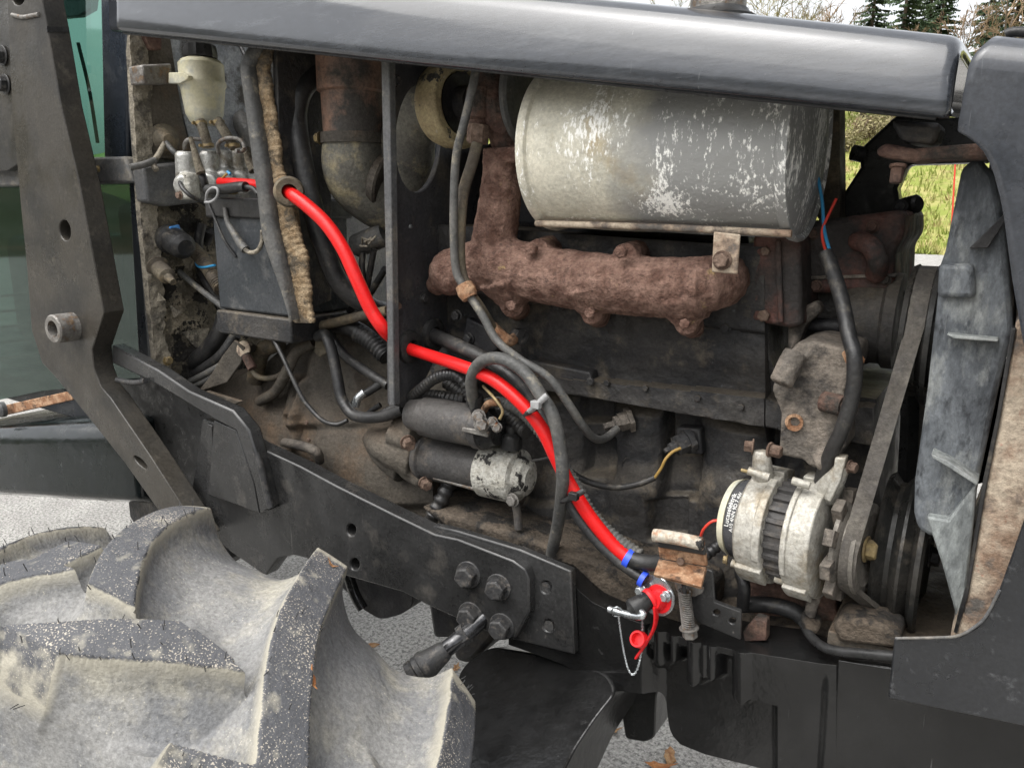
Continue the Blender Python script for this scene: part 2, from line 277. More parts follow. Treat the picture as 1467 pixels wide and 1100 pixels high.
def b_lathe(bm, A, d, prof, n=32, sx=1, sy=1, wob=None):
    d = d.normalized(); u, v = frame_of(d); rings = []
    for t, r in prof:
        if r <= 1e-6: rings.append([bm.verts.new(A+d*t)])
        else: rings.append([bm.verts.new(A+d*t+(u*math.cos(a)*sx+v*math.sin(a)*sy)*(r*(wob(t, a) if wob else 1))) for a in [2*math.pi*i/n for i in range(n)]])
    for a, b in zip(rings, rings[1:]):
        if len(a) == 1 and len(b) == 1: continue
        for i in range(n):
            j = (i+1) % n
            if len(a) == 1: bm.faces.new((a[0], b[i], b[j]))
            elif len(b) == 1: bm.faces.new((a[i], b[0], a[j]))
            else: bm.faces.new((a[i], b[i], b[j], a[j]))
    if len(rings[0]) > 1: bm.faces.new(rings[0])
    if len(rings[-1]) > 1: bm.faces.new(rings[-1])
def lathe(name, A, d, prof, mat, parent=TR, n=32, sx=1, sy=1, wob=None, **kw):
    bm = bmesh.new(); b_lathe(bm, V3(A), Vector(d), prof, n, sx, sy, wob); return finish(bm, name, mat, parent, **kw)
def spline(pts, step=.006):
    p = [V3(q) for q in pts]; p = [p[0]*2-p[1]]+p+[p[-1]*2-p[-2]]; out = []
    for i in range(1, len(p)-2):
        a, b, c, d = p[i-1:i+3]; n = max(2, int((c-b).length/step))
        for k in range(n):
            t = k/n
            out.append(.5*((2*b)+(c-a)*t+(2*a-5*b+4*c-d)*t*t+(3*b-a-3*c+d)*t**3))
    out.append(p[-2]); return out
def b_tube(bm, line, rf, n=14, flat=1.0):
    up = None; rings = []
    for i, p in enumerate(line):
        t = (line[min(i+1, len(line)-1)]-line[max(i-1, 0)]).normalized()
        if up is None: up = frame_of(t)[0]
        up = (up-t*up.dot(t)).normalized(); w = t.cross(up)
        r = rf(i) if callable(rf) else rf
        rings.append([bm.verts.new(p+(up*math.cos(a)+w*math.sin(a)*flat)*r) for a in [2*math.pi*k/n for k in range(n)]])
    for a, b in zip(rings, rings[1:]):
        for i in range(n): bm.faces.new((a[i], b[i], b[(i+1) % n], a[(i+1) % n]))
    bm.faces.new(rings[0]); bm.faces.new(rings[-1])
def tube(name, pts, rpx, mat, parent=TR, n=14, corr=0, taper=None, **kw):
    """hose or cable through the given places; corr = length of one corrugation in metres"""
    q = [V3(p) for p in pts]; r = m_(rpx, q[len(q)//2])
    line = spline(q, .004 if not corr else corr/4)
    if corr: rf = lambda i: r*(1.0 if i % 4 in (0, 1) else .82)
    elif taper: rf = lambda i: r*(taper[0]+(taper[1]-taper[0])*i/len(line))
    else: rf = r
    bm = bmesh.new(); b_tube(bm, line, rf, n); return finish(bm, name, mat, parent, smooth=60, **kw)
def b_hex(bm, c, d, r, h, washer=True):
    d = d.normalized()
    if washer: b_lathe(bm, c, d, [(0, r*1.28), (h*.22, r*1.28)], 20)
    u, v = frame_of(d); z = h*.22 if washer else 0
    rings = []
    for t, k in ((z, 1), (z+h*.85, 1), (z+h, .88)):
        rings.append([bm.verts.new(c+d*t+(u*math.cos(a)+v*math.sin(a))*r*k) for a in [math.pi/3*i+.3 for i in range(6)]])
    for a, b in zip(rings, rings[1:]):
        for i in range(6): bm.faces.new((a[i], b[i], b[(i+1) % 6], a[(i+1) % 6]))
    bm.faces.new(rings[-1]); bm.faces.new(rings[0])
def bolt(c, rpx, mat='bolt_black', parent=TR, d=(0, -1, 0), h=.7, washer=True, name='bolt', **kw):
    c = V3(c); r = m_(rpx, c); bm = bmesh.new(); b_hex(bm, c, Vector(d), r, r*h*1.2, washer); return finish(bm, name, mat, parent, smooth=25, bevel=r*.06, seg=1, **kw)
def b_box(bm, lo, hi):
    r = bmesh.ops.create_cube(bm, size=1)
    lo, hi = Vector(lo), Vector(hi)
    for v in r['verts']: v.co = Vector(((lo.x+hi.x)/2+v.co.x*(hi.x-lo.x), (lo.y+hi.y)/2+v.co.y*(hi.y-lo.y), (lo.z+hi.z)/2+v.co.z*(hi.z-lo.z)))
def box(name, lo, hi, mat, parent=TR, bevel=.003, **kw):
    bm = bmesh.new(); b_box(bm, lo, hi); return finish(bm, name, mat, parent, bevel=bevel, **kw)
def lerpline(pts, x):
    if x <= pts[0][0]: return pts[0][1]
    for (x0, y0), (x1, y1) in zip(pts, pts[1:]):
        if x <= x1: return y0+(y1-y0)*(x-x0)/(x1-x0) if x1 > x0 else y1
    return pts[-1][1]
def hfield(name, top, bot, step, Y, fn, mat, parent=TR, back=.2, smooth=50, **kw):
    """cast wall: relief over a side plane between an upper and a lower outline; fn = metres it stands out towards the open side"""
    x0, x1 = top[0][0], top[-1][0]; nx = int((x1-x0)/step)+1
    ny = int(max(lerpline(bot, x0+i*step)-lerpline(top, x0+i*step) for i in range(nx))/step)+1; bm = bmesh.new(); g = {}
    for i in range(nx):
        x = x0+i*step; a, b = lerpline(top, x), lerpline(bot, x)
        for j in range(ny):
            y = a+(b-a)*j/(ny-1); p = P(x, y, Y); p.y -= fn(x, y); g[i, j] = bm.verts.new(p)
    for j in range(ny-1):
        for i in range(nx-1): bm.faces.new([g[k] for k in ((i, j), (i+1, j), (i+1, j+1), (i, j+1))])
    be = [e for e in bm.edges if e.is_boundary]
    ex = bmesh.ops.extrude_edge_only(bm, edges=be)
    for v in [k for k in ex['geom'] if isinstance(k, bmesh.types.BMVert)]: v.co.y = Y+back
    return finish(bm, name, mat, parent, smooth=smooth, **kw)
def sst(a, b, x):
    t = max(0, min(1, (x-a)/(b-a))); return t*t*(3-2*t)
def rbox(x, y, cx, cy, hx, hy, soft):       # 1 inside a soft box, 0 outside
    return sst(-soft, soft, hx-abs(x-cx))*sst(-soft, soft, hy-abs(y-cy))
def inpoly(x, y, poly):
    c = False; n = len(poly)
    for i in range(n):
        (x0, y0), (x1, y1) = poly[i], poly[i-1]
        if (y0 > y) != (y1 > y) and x < (x1-x0)*(y-y0)/(y1-y0)+x0: c = not c
    return c
TEX = bpy.data.textures.new('cast_clouds', 'CLOUDS'); TEX.noise_scale = .012; TEX.noise_depth = 3
def cast(name, bm, mat, parent=TR, voxel=.004, it=6, rough=.0, **kw):
    """one casting: overlapping bodies fused into a single rounded skin"""
    mods = [('REMESH', dict(mode='VOXEL', voxel_size=voxel, use_smooth_shade=True)), ('SMOOTH', dict(factor=.5, iterations=it))]
    if rough: mods.append(('DISPLACE', dict(texture=TEX, texture_coords='GLOBAL', strength=rough, mid_level=.5)))
    return finish(bm, name, mat, parent, mods=mods, **kw)
X1, Y1, Z1 = Vector((1, 0, 0)), Vector((0, 1, 0)), Vector((0, 0, 1))

# ------------------------------------------------------------ the setting
def struct(name, me, mat, kind='structure'):
    o = bpy.data.objects.new(name, me); col.objects.link(o); me.materials.append(MATS[mat]); o['kind'] = kind; return o
bm = bmesh.new(); bmesh.ops.create_grid(bm, x_segments=2, y_segments=2, size=900); me = bpy.data.meshes.new('ground'); bm.to_mesh(me); bm.free()
struct('ground', me, 'asphalt')
def bank_z(x, y):
    t = max(0, y-33.5-.6*math.sin(x*.3)); return -.03+ 11.0*sst(0, 44, t)+.05*min(t, 1)+.25*sst(0, 6, t)*mnoise.noise(Vector((x*.25, y*.25, 0)))
bm = bmesh.new(); g = {}
xs = [-110+2.0*i for i in range(90)]; ys = [32+1.0*j for j in range(60)]+[90+12*j for j in range(20)]
for i, x in enumerate(xs):
    for j, y in enumerate(ys): g[i, j] = bm.verts.new((x, y, bank_z(x, y)))
for i in range(len(xs)-1):
    for j in range(len(ys)-1): bm.faces.new((g[i, j], g[i+1, j], g[i+1, j+1], g[i, j+1]))
me = bpy.data.meshes.new('field'); bm.to_mesh(me); bm.free(); me.polygons.foreach_set('use_smooth', [True]*len(me.polygons))
struct('field', me, 'field_green')
bm = bmesh.new(); g = {}; na, nr = 90, 26  # unseen hills behind the camera, added so glossy paint has something dark to reflect
for i in range(na+1):
    az = rad(58+250*i/na)
    for j in range(nr+1):
        r = 26+4.5*j; x, y = math.sin(az)*r, math.cos(az)*r; t = sst(0, 40, r-27)*sst(0, .12, i/na)*sst(0, .12, 1-i/na)
        g[i, j] = bm.verts.new((x, y, -.04+t*(13+3.5*mnoise.noise(Vector((x*.06, y*.06, 2)))+1.6*mnoise.noise(Vector((x*.3, y*.3, 5))))))
for i in range(na):
    for j in range(nr): bm.faces.new((g[i, j], g[i, j+1], g[i+1, j+1], g[i+1, j]))
me = bpy.data.meshes.new('added_hills'); bm.to_mesh(me); bm.free(); me.polygons.foreach_set('use_smooth', [True]*len(me.polygons)); struct('added_hills', me, 'added_hill_dark')
vs_, fs_ = [], []
for k in range(34000):
    y = 33.4+40*random.random()**1.6; x = random.uniform(-.75*y-3, .25*y+3); z = bank_z(x, y); h = random.uniform(.12, .5)*(.6+.5*sst(30, 45, y)); w = random.uniform(.03, .09); a = random.uniform(0, 3.14)
    dx, dy = math.cos(a)*w, math.sin(a)*w; lx, ly = random.uniform(-.2, .2), random.uniform(-.2, .2); i = len(vs_)
    vs_ += [(x-dx, y-dy, z-.03), (x+dx, y+dy, z-.03), (x+lx, y+ly, z+h)]; fs_.append((i, i+1, i+2))
me = bpy.data.meshes.new('grass'); me.from_pydata(vs_, [], fs_); o = struct('grass', me, 'grass_blade', 'stuff')
o['label'] = 'rough green and yellow grass growing up the bank beyond the yard'; o['category'] = 'grass'

def thing(name, label, cat, loc, group=None):
    o = bpy.data.objects.new(name, None); col.objects.link(o); o.location = loc; o['label'] = label; o['category'] = cat
    if group: o['group'] = group
    return o
def bare_tree(x, y, h, label, seed, name='bare_tree', spread=.5, mat='bark', cat='tree', group='leafless trees on the bank', depth=5, crown_mat='brush_brown'):
    rng = random.Random(seed); t = thing(name, label, cat, (x, y, bank_z(x, y)), group)
    tr, cr = bmesh.new(), bmesh.new()
    def limb(p, d, L, r, lev):
        q = p+d*L
        b_tube(tr if lev < 2 else cr, [p, (p+q)/2+Vector((rng.uniform(-1, 1), rng.uniform(-1, 1), 0))*L*.05, q], (lambda i: r*(1-.2*i)), 5 if lev < 2 else 3)
        if lev >= depth: return
        for k in range(rng.choice((3, 3, 4)) if lev else 6):
            s = rng.uniform(.35, 1.0); nd = (d+Vector((rng.gauss(0, spread), rng.gauss(0, spread), rng.gauss(.05, .3)))).normalized()
            limb(p+(q-p)*s, nd, L*rng.uniform(.5, .72), max(r*.5, .016), lev+1)
    limb(Vector((0, 0, -.1)), Vector((rng.uniform(-.05, .05), rng.uniform(-.05, .05), 1)), h*.45, h*.014, 0)
    for nm, b, mt in (('trunk', tr, mat), ('crown', cr, crown_mat)):
        me = bpy.data.meshes.new(nm); b.to_mesh(me); b.free(); me.materials.append(MATS[mt]); c = bpy.data.objects.new(nm, me); col.objects.link(c); c.parent = t
    return t
def spruce_tree(x, y, h, label, seed):
    rng = random.Random(seed); t = thing('spruce_tree', label, 'tree', (x, y, bank_z(x, y)), 'spruces on the bank')
    bm = bmesh.new(); b_lathe(bm, Vector((0, 0, -.2)), Z1, [(0, h*.016), (h*.98, .02)], 7); me = bpy.data.meshes.new('trunk'); bm.to_mesh(me); bm.free(); me.materials.append(MATS['bark'])
    c = bpy.data.objects.new('trunk', me); col.objects.link(c); c.parent = t
    v, f = [], []
    z = h*.12
    while z < h*.99:
        R = (h-z)*.25*rng.uniform(.75, 1.15)+.08
        for k in range(rng.choice((5, 6, 7))):
            a = rng.uniform(0, 6.28); L = R*rng.uniform(.6, 1.15)
            for s in range(max(3, int(L/.16))):
                q = (s+1)/max(3, int(L/.16)); px, py, pz = math.cos(a)*L*q, math.sin(a)*L*q, z-.35*L*q+.15*L*q*q
                for m in range(3):
                    w = .20*(1.3-q); b = a+rng.uniform(-1.3, 1.3); i = len(v)
                    v += [(px, py, pz+.03), (px+math.cos(b)*w*1.8, py+math.sin(b)*w*1.8, pz-rng.uniform(.0, .2)), (px+math.cos(b+.8)*w, py+math.sin(b+.8)*w, pz-rng.uniform(.03, .22))]; f.append((i, i+1, i+2))
        z += h*.022
    me = bpy.data.meshes.new('crown'); me.from_pydata(v, [], f); me.materials.append(MATS['spruce']); c = bpy.data.objects.new('crown', me); col.objects.link(c); c.parent = t
def at_px(px, y, Y): return P(px, y, Y).x
for px, Y, h, lb in ((1247, 62, 15.5, 'dark green spruce with thin top behind the hood, beside a bare birch'), (1292, 60, 15.6, 'dense dark spruce in the middle of the tree line'),
                     (1328, 72, 14.2, 'slim spruce with sparse branches in a pair of spruces'), (1345, 70, 13.0, 'shorter pointed spruce of the pair at the sky gap'),
                     (1412, 66, 11.2, 'small spruce at the foot of the brown thicket beside the nose cowl'), (1452, 63, 16.5, 'tall spruce rising out of the brown thicket above the nose cowl')):
    spruce_tree(at_px(px, 60, Y), Y, h*.86, lb, int(px))
for px, Y, h, lb, mt in ((905, 58, 13.5, 'spindly leafless tree behind the hood, farthest along the bank from the spruces', 'brush_brown'), (960, 60, 13.5, 'leafless birch beside the exhaust stack, toward the cab', 'brush_pale'),
                         (1100, 57, 15, 'leafless birch with pale twigs just past the exhaust stack', 'brush_pale'), (1150, 59, 13, 'wide leafless tree with brown twigs between birch and spruces', 'brush_brown'), (1195, 61, 12.5, 'leafless tree with fine twigs next to the first spruce', 'brush_brown'),
                         (1310, 58, 9.6, 'low leafless tree with reddish twigs in front of the dense spruce', 'brush_brown'), (1375, 62, 10, 'low leafless tree under the gap of white sky', 'brush_brown'), (1435, 58, 12.2, 'brown leafless tree crowding the tall spruce', 'brush_brown'), (1470, 60, 13.5, 'bushy leafless tree above the nose cowl', 'brush_pale')):
    bare_tree(at_px(px, 60, Y), Y, h*.84, lb, int(px), crown_mat=mt)
def shrub(px, Y, h, label, seed, mt):
    x = at_px(px, 300, Y); rng = random.Random(seed); t = thing('shrub', label, 'shrub', (x, Y, bank_z(x, Y)), 'shrubs on the bank')
    v, f = [], []; st = bmesh.new()
    for k in range(26):
        a = rng.uniform(0, 6.28); L = h*rng.uniform(.5, 1); tip = Vector((math.cos(a)*L*.6, math.sin(a)*L*.6, L))
        b_tube(st, [Vector((0, 0, -.1)), tip*.5+Vector((rng.uniform(-.1, .1), 0, .1)), tip], .012, 3)
        for q in range(46):
            s = rng.uniform(.25, 1); c = tip*s+Vector((rng.gauss(0, .22), rng.gauss(0, .22), rng.gauss(0, .14)))*h*.6; w = .05+.05*rng.random(); i = len(v)
            v += [tuple(c), tuple(c+Vector((rng.uniform(-1, 1), rng.uniform(-1, 1), rng.uniform(-1, 1)))*w*2), tuple(c+Vector((rng.uniform(-1, 1), rng.uniform(-1, 1), rng.uniform(-1, 1)))*w*2)]; f.append((i, i+1, i+2))
    me = bpy.data.meshes.new('stem'); st.to_mesh(me); st.free(); me.materials.append(MATS['bark']); c = bpy.data.objects.new('stem', me); col.objects.link(c); c.parent = t
    me = bpy.data.meshes.new('foliage'); me.from_pydata(v, [], f); me.materials.append(MATS[mt]); c = bpy.data.objects.new('foliage', me); col.objects.link(c); c.parent = t
for px, Y, h, lb, mt in ((1205, 55, 2.2, 'pale shrub highest on the bank, seen under the hood', 'brush_pale'), (1228, 57, 1.4, 'brown shrub below the pale one on the bank', 'brush_brown'), (1250, 56, 2.4, 'olive shrub beside the hood support', 'brush_pale'),
                         (1318, 52, 1.3, 'russet shrub on the bank beyond the fan', 'brush_brown'), (1362, 54, 1.5, 'brown shrub beside the orange marker pole', 'brush_brown')):
    shrub(px, Y, h, lb, int(px), mt)
# thin orange marker pole on the bank
pp = P(1374, 250, 40); zb = bank_z(pp.x, 40)
pt = thing('marker_pole', 'thin orange marker pole standing in the grass of the bank', 'pole', (pp.x, 40, zb))
for nm, pr, mt in (('shaft', [(-.2, .035), (pp.z-zb+.9, .035)], 'red_wire'), ('cap', [(pp.z-zb+.9, .045), (pp.z-zb+1.0, .02)], 'cap_black')):
    bm = bmesh.new(); b_lathe(bm, Vector((0, 0, 0)), Vector((-.07, 0, 1)), pr, 8); me = bpy.data.meshes.new(nm); bm.to_mesh(me); bm.free(); me.materials.append(MATS[mt]); c = bpy.data.objects.new(nm, me); col.objects.link(c); c.parent = pt

# fallen leaves
def leaf(p, nrm, size, rot, mat, label, curl=.3):
    bm = bmesh.new(); n = 7; pts = []
    lr = random.Random(int(rot*1000)); lob = [k*lr.uniform(.75, 1.15) for k in (1.25, .8, .85, .6, .75, .6, .95, .6, .7, .62, .9, .8)]
    c = bm.verts.new((0, 0, size*.05)); ring = [bm.verts.new((math.cos(a)*k*size, math.sin(a)*k*size*.62, size*curl*k*k*(.5+.5*math.sin(2*a+rot)))) for a, k in [(6.283*i/12, lob[i]) for i in range(12)]]
    for i in range(12): bm.faces.new((c, ring[i], ring[(i+1) % 12]))
    me = bpy.data.meshes.new('leaf'); bm.to_mesh(me); bm.free(); me.materials.append(MATS[mat])
    o = bpy.data.objects.new('leaf', me); col.objects.link(o); o.location = p
    o.rotation_euler = (Vector(nrm).to_track_quat('Z', 'Y') @ Matrix.Rotation(rot, 4, 'Z').to_quaternion()).to_euler()
    md = o.modifiers.new('solid', 'SOLIDIFY'); md.thickness = .0008
    o['label'] = label; o['category'] = 'leaf'; o['group'] = 'fallen leaves'; return o
for x, y, mt, lb, s in ((528, 925, 'leaf_brown', 'brown leaf on the asphalt between tyre and steering rod', .035), (653, 957, 'leaf_brown', 'small brown leaf on the asphalt beside the axle housing', .025), (876, 1046, 'leaf_brown', 'brown leaf on the asphalt beside the frame stub', .03),
                        (959, 1081, 'leaf_brown', 'dark brown leaf on the asphalt, one of two under the front frame', .045), (944, 1097, 'leaf_orange', 'orange leaf on the asphalt beside the dark brown leaf', .04), (1052, 1082, 'leaf_brown', 'pale brown leaf tucked near the edge of the front frame', .03)):
    leaf(PZ(x, y, .006), (random.uniform(-.15, .15), random.uniform(-.15, .15), 1), s, random.uniform(0, 6), mt, lb)

# ============================================================ THE TRACTOR
# ---- front wheel
WR, WS, WC = .594, .160, Vector((-.975, .535, .578))
wt = Vector((math.cos(WS), math.sin(WS), 0)); wn = Vector((-math.sin(WS), math.cos(WS), 0))
LUG, NL = .058, 13
def prof(s):      # s in -1..1 across the tyre -> (w, r, normal w, normal r)
    a = abs(s); sg = 1 if s >= 0 else -1
    if a < .62:
        w = a/.62*.185; r = WR-LUG-.062*(w/.185)**2.2; dw, dr = 1, -.030*2.2*(w/.185)**1.2/.185
    else:
        t = (a-.62)/.38; ang = t*1.75; w = .185+.022*math.sin(ang*1.05); r = WR-LUG-.062-.22*t**1.12
        dw, dr = .022*math.cos(ang*1.05)*1.84, -.245*1.12*max(t, .05)**.12
    L = math.hypot(dw, dr); return sg*w, r, sg*(-dr)/L, dw/L
PITCH = 2*math.pi/NL
TH0 = -.106
def lugh(th, s):
    w = prof(s)[0]; best = 0
    for row in (0, 1):
        if row == 0:                           # bars from the inner shoulder, past the middle, long and short in turn
            if w < -.20: continue
            q = max(0, .05-w); sl = .42+4*q; sh = .42*(.165-w)+2.0*q*q
            kk = math.floor((th-TH0-sh/WR)/PITCH+.5); e = w+(.20 if kk % 2 else .098)
        else:                                  # bars from the outer shoulder
            if w > .0: continue
            q = min(0, w+.084); sl = 1.6 if q < 0 else .5; sh = .02+1.6*q-(12*(w+.14)**2 if w < -.14 else 0)
            kk = math.floor((th-TH0-sh/WR)/PITCH+.5); e = (-.082 if kk % 2 else -.032)-w
        u = ((th-TH0-sh/WR)/PITCH+.5) % 1-.5
        x = abs(u)*PITCH*WR/math.sqrt(1+sl*sl)-.0275
        x = max(x, -e)
        if x <= 0: m = 1.0
        else:
            m = 1-.42*sst(0, .007, x)
            if x > .004: m -= .58*(1-(1-min(1, (x-.004)/.075))**2.4)*(1 if x > .01 else sst(.004, .01, x))
        best = max(best, m*(1-sst(.60, .76, abs(s))))
    return max(0, best)
NS = 190
def lugd(w): return LUG+.036*min(1, abs(w)/.185)**2.2
TH = [-.95+.0034*i for i in range(720)]; TH += [TH[-1]+(2*math.pi-.95-TH[-1]+2*.95-.95)*0 for i in range(0)]
t0 = TH[-1]; TH += [t0+(2*math.pi-.95-t0)*i/230 for i in range(1, 230)]
LH = [[lugh(th, -1+2*j/NS) for j in range(NS+1)] for th in TH]
PR = [prof(-1+2*j/NS) for j in range(NS+1)]
bm = bmesh.new(); rows = []; NT = len(TH)
for th, lh in zip(TH, LH):
    rd = wt*math.sin(th)+Z1*math.cos(th)
    rows.append([bm.verts.new(WC+wn*(w+nw*h*LUG*.25)+rd*(r+nr*h*lugd(w))) for (w, r, nw, nr), h in zip(PR, lh)])
for i in range(NT):
    a, b = rows[i], rows[(i+1) % NT]
    for j in range(NS): bm.faces.new((a[j], a[j+1], b[j+1], b[j]))
wheel = lathe('front_wheel', WC-wn*.17, wn, [(0, .05), (0, .30), (.02, .325), (.06, .30), (.17, .28), (.28, .30), (.32, .325), (.34, .30), (.34, .06)], 'black_paint', n=48)
tyre = finish(bm, 'tyre', None, wheel, smooth=50)
def tyre_mat():
    m = MATS['tyre_side']; n = m.node_tree.nodes; l = m.node_tree.links; b = n['Principled BSDF']; old = b.inputs['Base Color'].links[0].from_socket
    at = n.new('ShaderNodeAttribute'); at.attribute_name = 'lug'
    tc = n.new('ShaderNodeTexCoord'); nz = n.new('ShaderNodeTexNoise'); nz.inputs['Scale'].default_value = 38; nz.inputs['Detail'].default_value = 7; l.new(tc.outputs['Object'], nz.inputs[0])
    ad = n.new('ShaderNodeMath'); ad.operation = 'MULTIPLY_ADD'; l.new(nz.outputs[0], ad.inputs[0]); ad.inputs[1].default_value = .16; l.new(at.outputs['Fac'], ad.inputs[2])
    r1 = n.new('ShaderNodeMapRange'); r1.inputs[1].default_value = 1.03; r1.inputs[2].default_value = 1.065; l.new(ad.outputs[0], r1.inputs[0])     # worn dark top
    r2 = n.new('ShaderNodeMapRange'); r2.inputs[1].default_value = .72; r2.inputs[2].default_value = 1.04; l.new(ad.outputs[0], r2.inputs[0])      # dried mud below the edge
    mud = n.new('ShaderNodeMix'); mud.data_type = 'RGBA'; l.new(r2.outputs[0], mud.inputs[0]); l.new(old, mud.inputs[6]); mud.inputs[7].default_value = (.32, .30, .245, 1)
    n2 = n.new('ShaderNodeTexNoise'); n2.inputs['Scale'].default_value = 430; n2.inputs['Detail'].default_value = 5; l.new(tc.outputs['Object'], n2.inputs[0])
    n3 = n.new('ShaderNodeTexNoise'); n3.inputs['Scale'].default_value = 9; n3.inputs['Detail'].default_value = 3; l.new(tc.outputs['Object'], n3.inputs[0])
    a2 = n.new('ShaderNodeMath'); a2.operation = 'MULTIPLY_ADD'; l.new(n3.outputs[0], a2.inputs[0]); a2.inputs[1].default_value = .35; l.new(n2.outputs[0], a2.inputs[2])
    r3 = n.new('ShaderNodeMapRange'); r3.inputs[1].default_value = .765; r3.inputs[2].default_value = .84; l.new(a2.outputs[0], r3.inputs[0])
    top = n.new('ShaderNodeMix'); top.data_type = 'RGBA'; l.new(r3.outputs[0], top.inputs[0]); top.inputs[6].default_value = (.07, .072, .078, 1); top.inputs[7].default_value = (.40, .36, .30, 1)
    fin = n.new('ShaderNodeMix'); fin.data_type = 'RGBA'; l.new(r1.outputs[0], fin.inputs[0]); l.new(mud.outputs[2], fin.inputs[6]); l.new(top.outputs[2], fin.inputs[7])
    l.new(fin.outputs[2], b.inputs['Base Color'])
tyre_mat(); tyre.data.materials.append(MATS['tyre_side'])
at = tyre.data.attributes.new('lug', 'FLOAT', 'POINT')
at.data.foreach_set('value', [LH[i][j]*(1-.12*sst(.52, .64, -1+2*j/NS)) for i in range(NT) for j in range(NS+1)])
def tyre_pt(th, s, extra=0):
    w, r, nw, nr = prof(s); h = lugh(th, s)*lugd(w)+extra; return WC+wn*(w+nw*h*.25)+(wt*math.sin(th)+Z1*math.cos(th))*(r+nr*h), (wn*nw+(wt*math.sin(th)+Z1*math.cos(th))*nr)
bm = bmesh.new(); rng = random.Random(3); cnt = 0
while cnt < 170:
    th = rng.uniform(-.7, 1.25); s = rng.uniform(-.8, .84); h = lugh(th, s)
    if h < .9 or (h > .999 and rng.random() < .9): continue
    p, nn = tyre_pt(th, s); q = p+nn*rng.uniform(.005, .012)+Vector((rng.uniform(-1, 1), rng.uniform(-1, 1), 0))*.004
    b_tube(bm, [p-nn*.002, (p+q)/2+Vector((rng.uniform(-1, 1), 0, 0))*.001, q], .0006, 4); cnt += 1
finish(bm, 'rubber_hairs', 'tread_hair', wheel, kind='stuff')
th, s = .62, .25
for th, s, mt, lb, sz in ((.60, -.10, 'leaf_orange', 'torn orange leaf lying on a tyre lug', .012), (.40, .5, 'leaf_brown', 'tiny brown leaf crumb near the tip of a tyre lug', .008)):
    p, nn = tyre_pt(th, s, .001); leaf(p, nn, sz, 1.1, mt, lb, .5)

# ---- cab at the rear
gY = 1.06
plate('cab_window', [(-60, -30), (175, -30), (176, 236), (-60, 236)], gY, .006, 'tinted_glass', bevel=0, label='green tinted upper cab window')
plate('cab_window', [(-60, 258), (197, 258), (212, 545), (60, 560), (-60, 585)], gY, .006, 'dark_tinted_glass', bevel=0, label='green tinted lower door window')
plate('cab_pillar', [(142, -30), (184, -30), (181, 232), (148, 228)], 1.02, .05, 'cab_paint', bevel=.008)
plate('cab_pillar', [(183, 250), (199, 250), (222, 545), (200, 560)], 1.03, .05, 'cab_paint', bevel=.006)
plate('cab_rail', [(-60, 232), (178, 224), (190, 262), (-60, 268)], 1.0, .06, 'plate_grey', bevel=.006)
bolt((141, 242, .998), 4, 'bolt_brass')
lo = P(-60, 575, 1.03)
xw = P(176, 200, 1.06).x
box('cab_floor', (-3.6, 1.09, 1.02), (xw-.05, 2.3, 1.10), 'cab_paint')
box('cab_roof', (-3.8, 1.0, 2.75), (xw+.05, 2.6, 2.85), 'cab_paint')
box('rear_post', (-3.7, 2.3, 1.0), (-3.6, 2.4, 2.75), 'cab_paint'); box('rear_post', (xw-.1, 2.3, 1.0), (xw, 2.4, 2.75), 'cab_paint')
lathe('steering_wheel', Vector((-2.35, 1.75, 1.75)), Vector((-.35, 0, .9)), [(0, .18), (.012, .195), (.024, .18), (.012, .165), (0, .18)], 'cap_black', n=40)
tube('wiper_arm', [(112, 62, 1.10), (128, 130, 1.10), (140, 205, 1.10)], 2.5, 'cap_black')
plate('sun_visor', [(60, -20), (134, -20), (130, 14), (112, 24), (90, 26), (60, 24)], 1.25, .02, 'cab_paint', bevel=.004)
for i in range(7): tube('grating_reflection_bar', [(-60, 430+22*i, 1.12+.02*i), (60, 418+22*i, 1.12+.02*i), (175, 400+22*i, 1.12+.02*i)], 2.5, 'plate_grey', n=6)  # bars added to imitate a grating reflected in the lower glass
box('dashboard', (-2.25, 1.3, 1.1), (xw-.02, 2.25, 1.62), 'block_black', bevel=.03)
box('seat', (-3.2, 1.4, 1.1), (-2.75, 1.95, 1.5), 'rubber', bevel=.05)
plate('rust_strip', [(-60, 596), (22, 577), (100, 560), (104, 573), (24, 591), (-60, 610)], 1.0, .03, 'rust_light')
lathe('hinge_knob', (6, 586, .985), (0, -1, 0), [(0, .022), (.012, .022), (.02, .015), (.024, 0)], 'plate_grey', n=20)
# black fuel tank with rounded upper edge
bm = bmesh.new(); pr = [P(150, 592, .98), P(150, 690, .98)]; zt, zb2 = pr[0].z, pr[1].z-.01; x0, x1 = P(-200, 600, .95).x, P(196, 640, .98).x
sec = [(0, zb2), (0, zt-.05), (.012, zt-.02), (.04, zt), (.5, zt), (.5, zb2-.06), (.06, zb2-.03)]
zl = (P(-100, 622, .955).z, P(-100, 696, .955).z); sl = [(a, zl[1]+(z-zb2)*(zl[0]-zl[1])/(zt-zb2)) for a, z in sec]
vv = [[bm.verts.new((x, .955+a, z)) for a, z in s_] for x, s_ in ((P(-100, 650, .955).x, sl), (x1-.03, sec), (x1, sec))]
for v in vv[2]: v.co.y += .02
for a, b in zip(vv, vv[1:]):
    for i in range(len(sec)): bm.faces.new((a[i], b[i], b[(i+1) % len(sec)], a[(i+1) % len(sec)]))
bm.faces.new(vv[0]); bm.faces.new(vv[-1]); finish(bm, 'fuel_tank', 'tank_black', bevel=.01, seg=3)

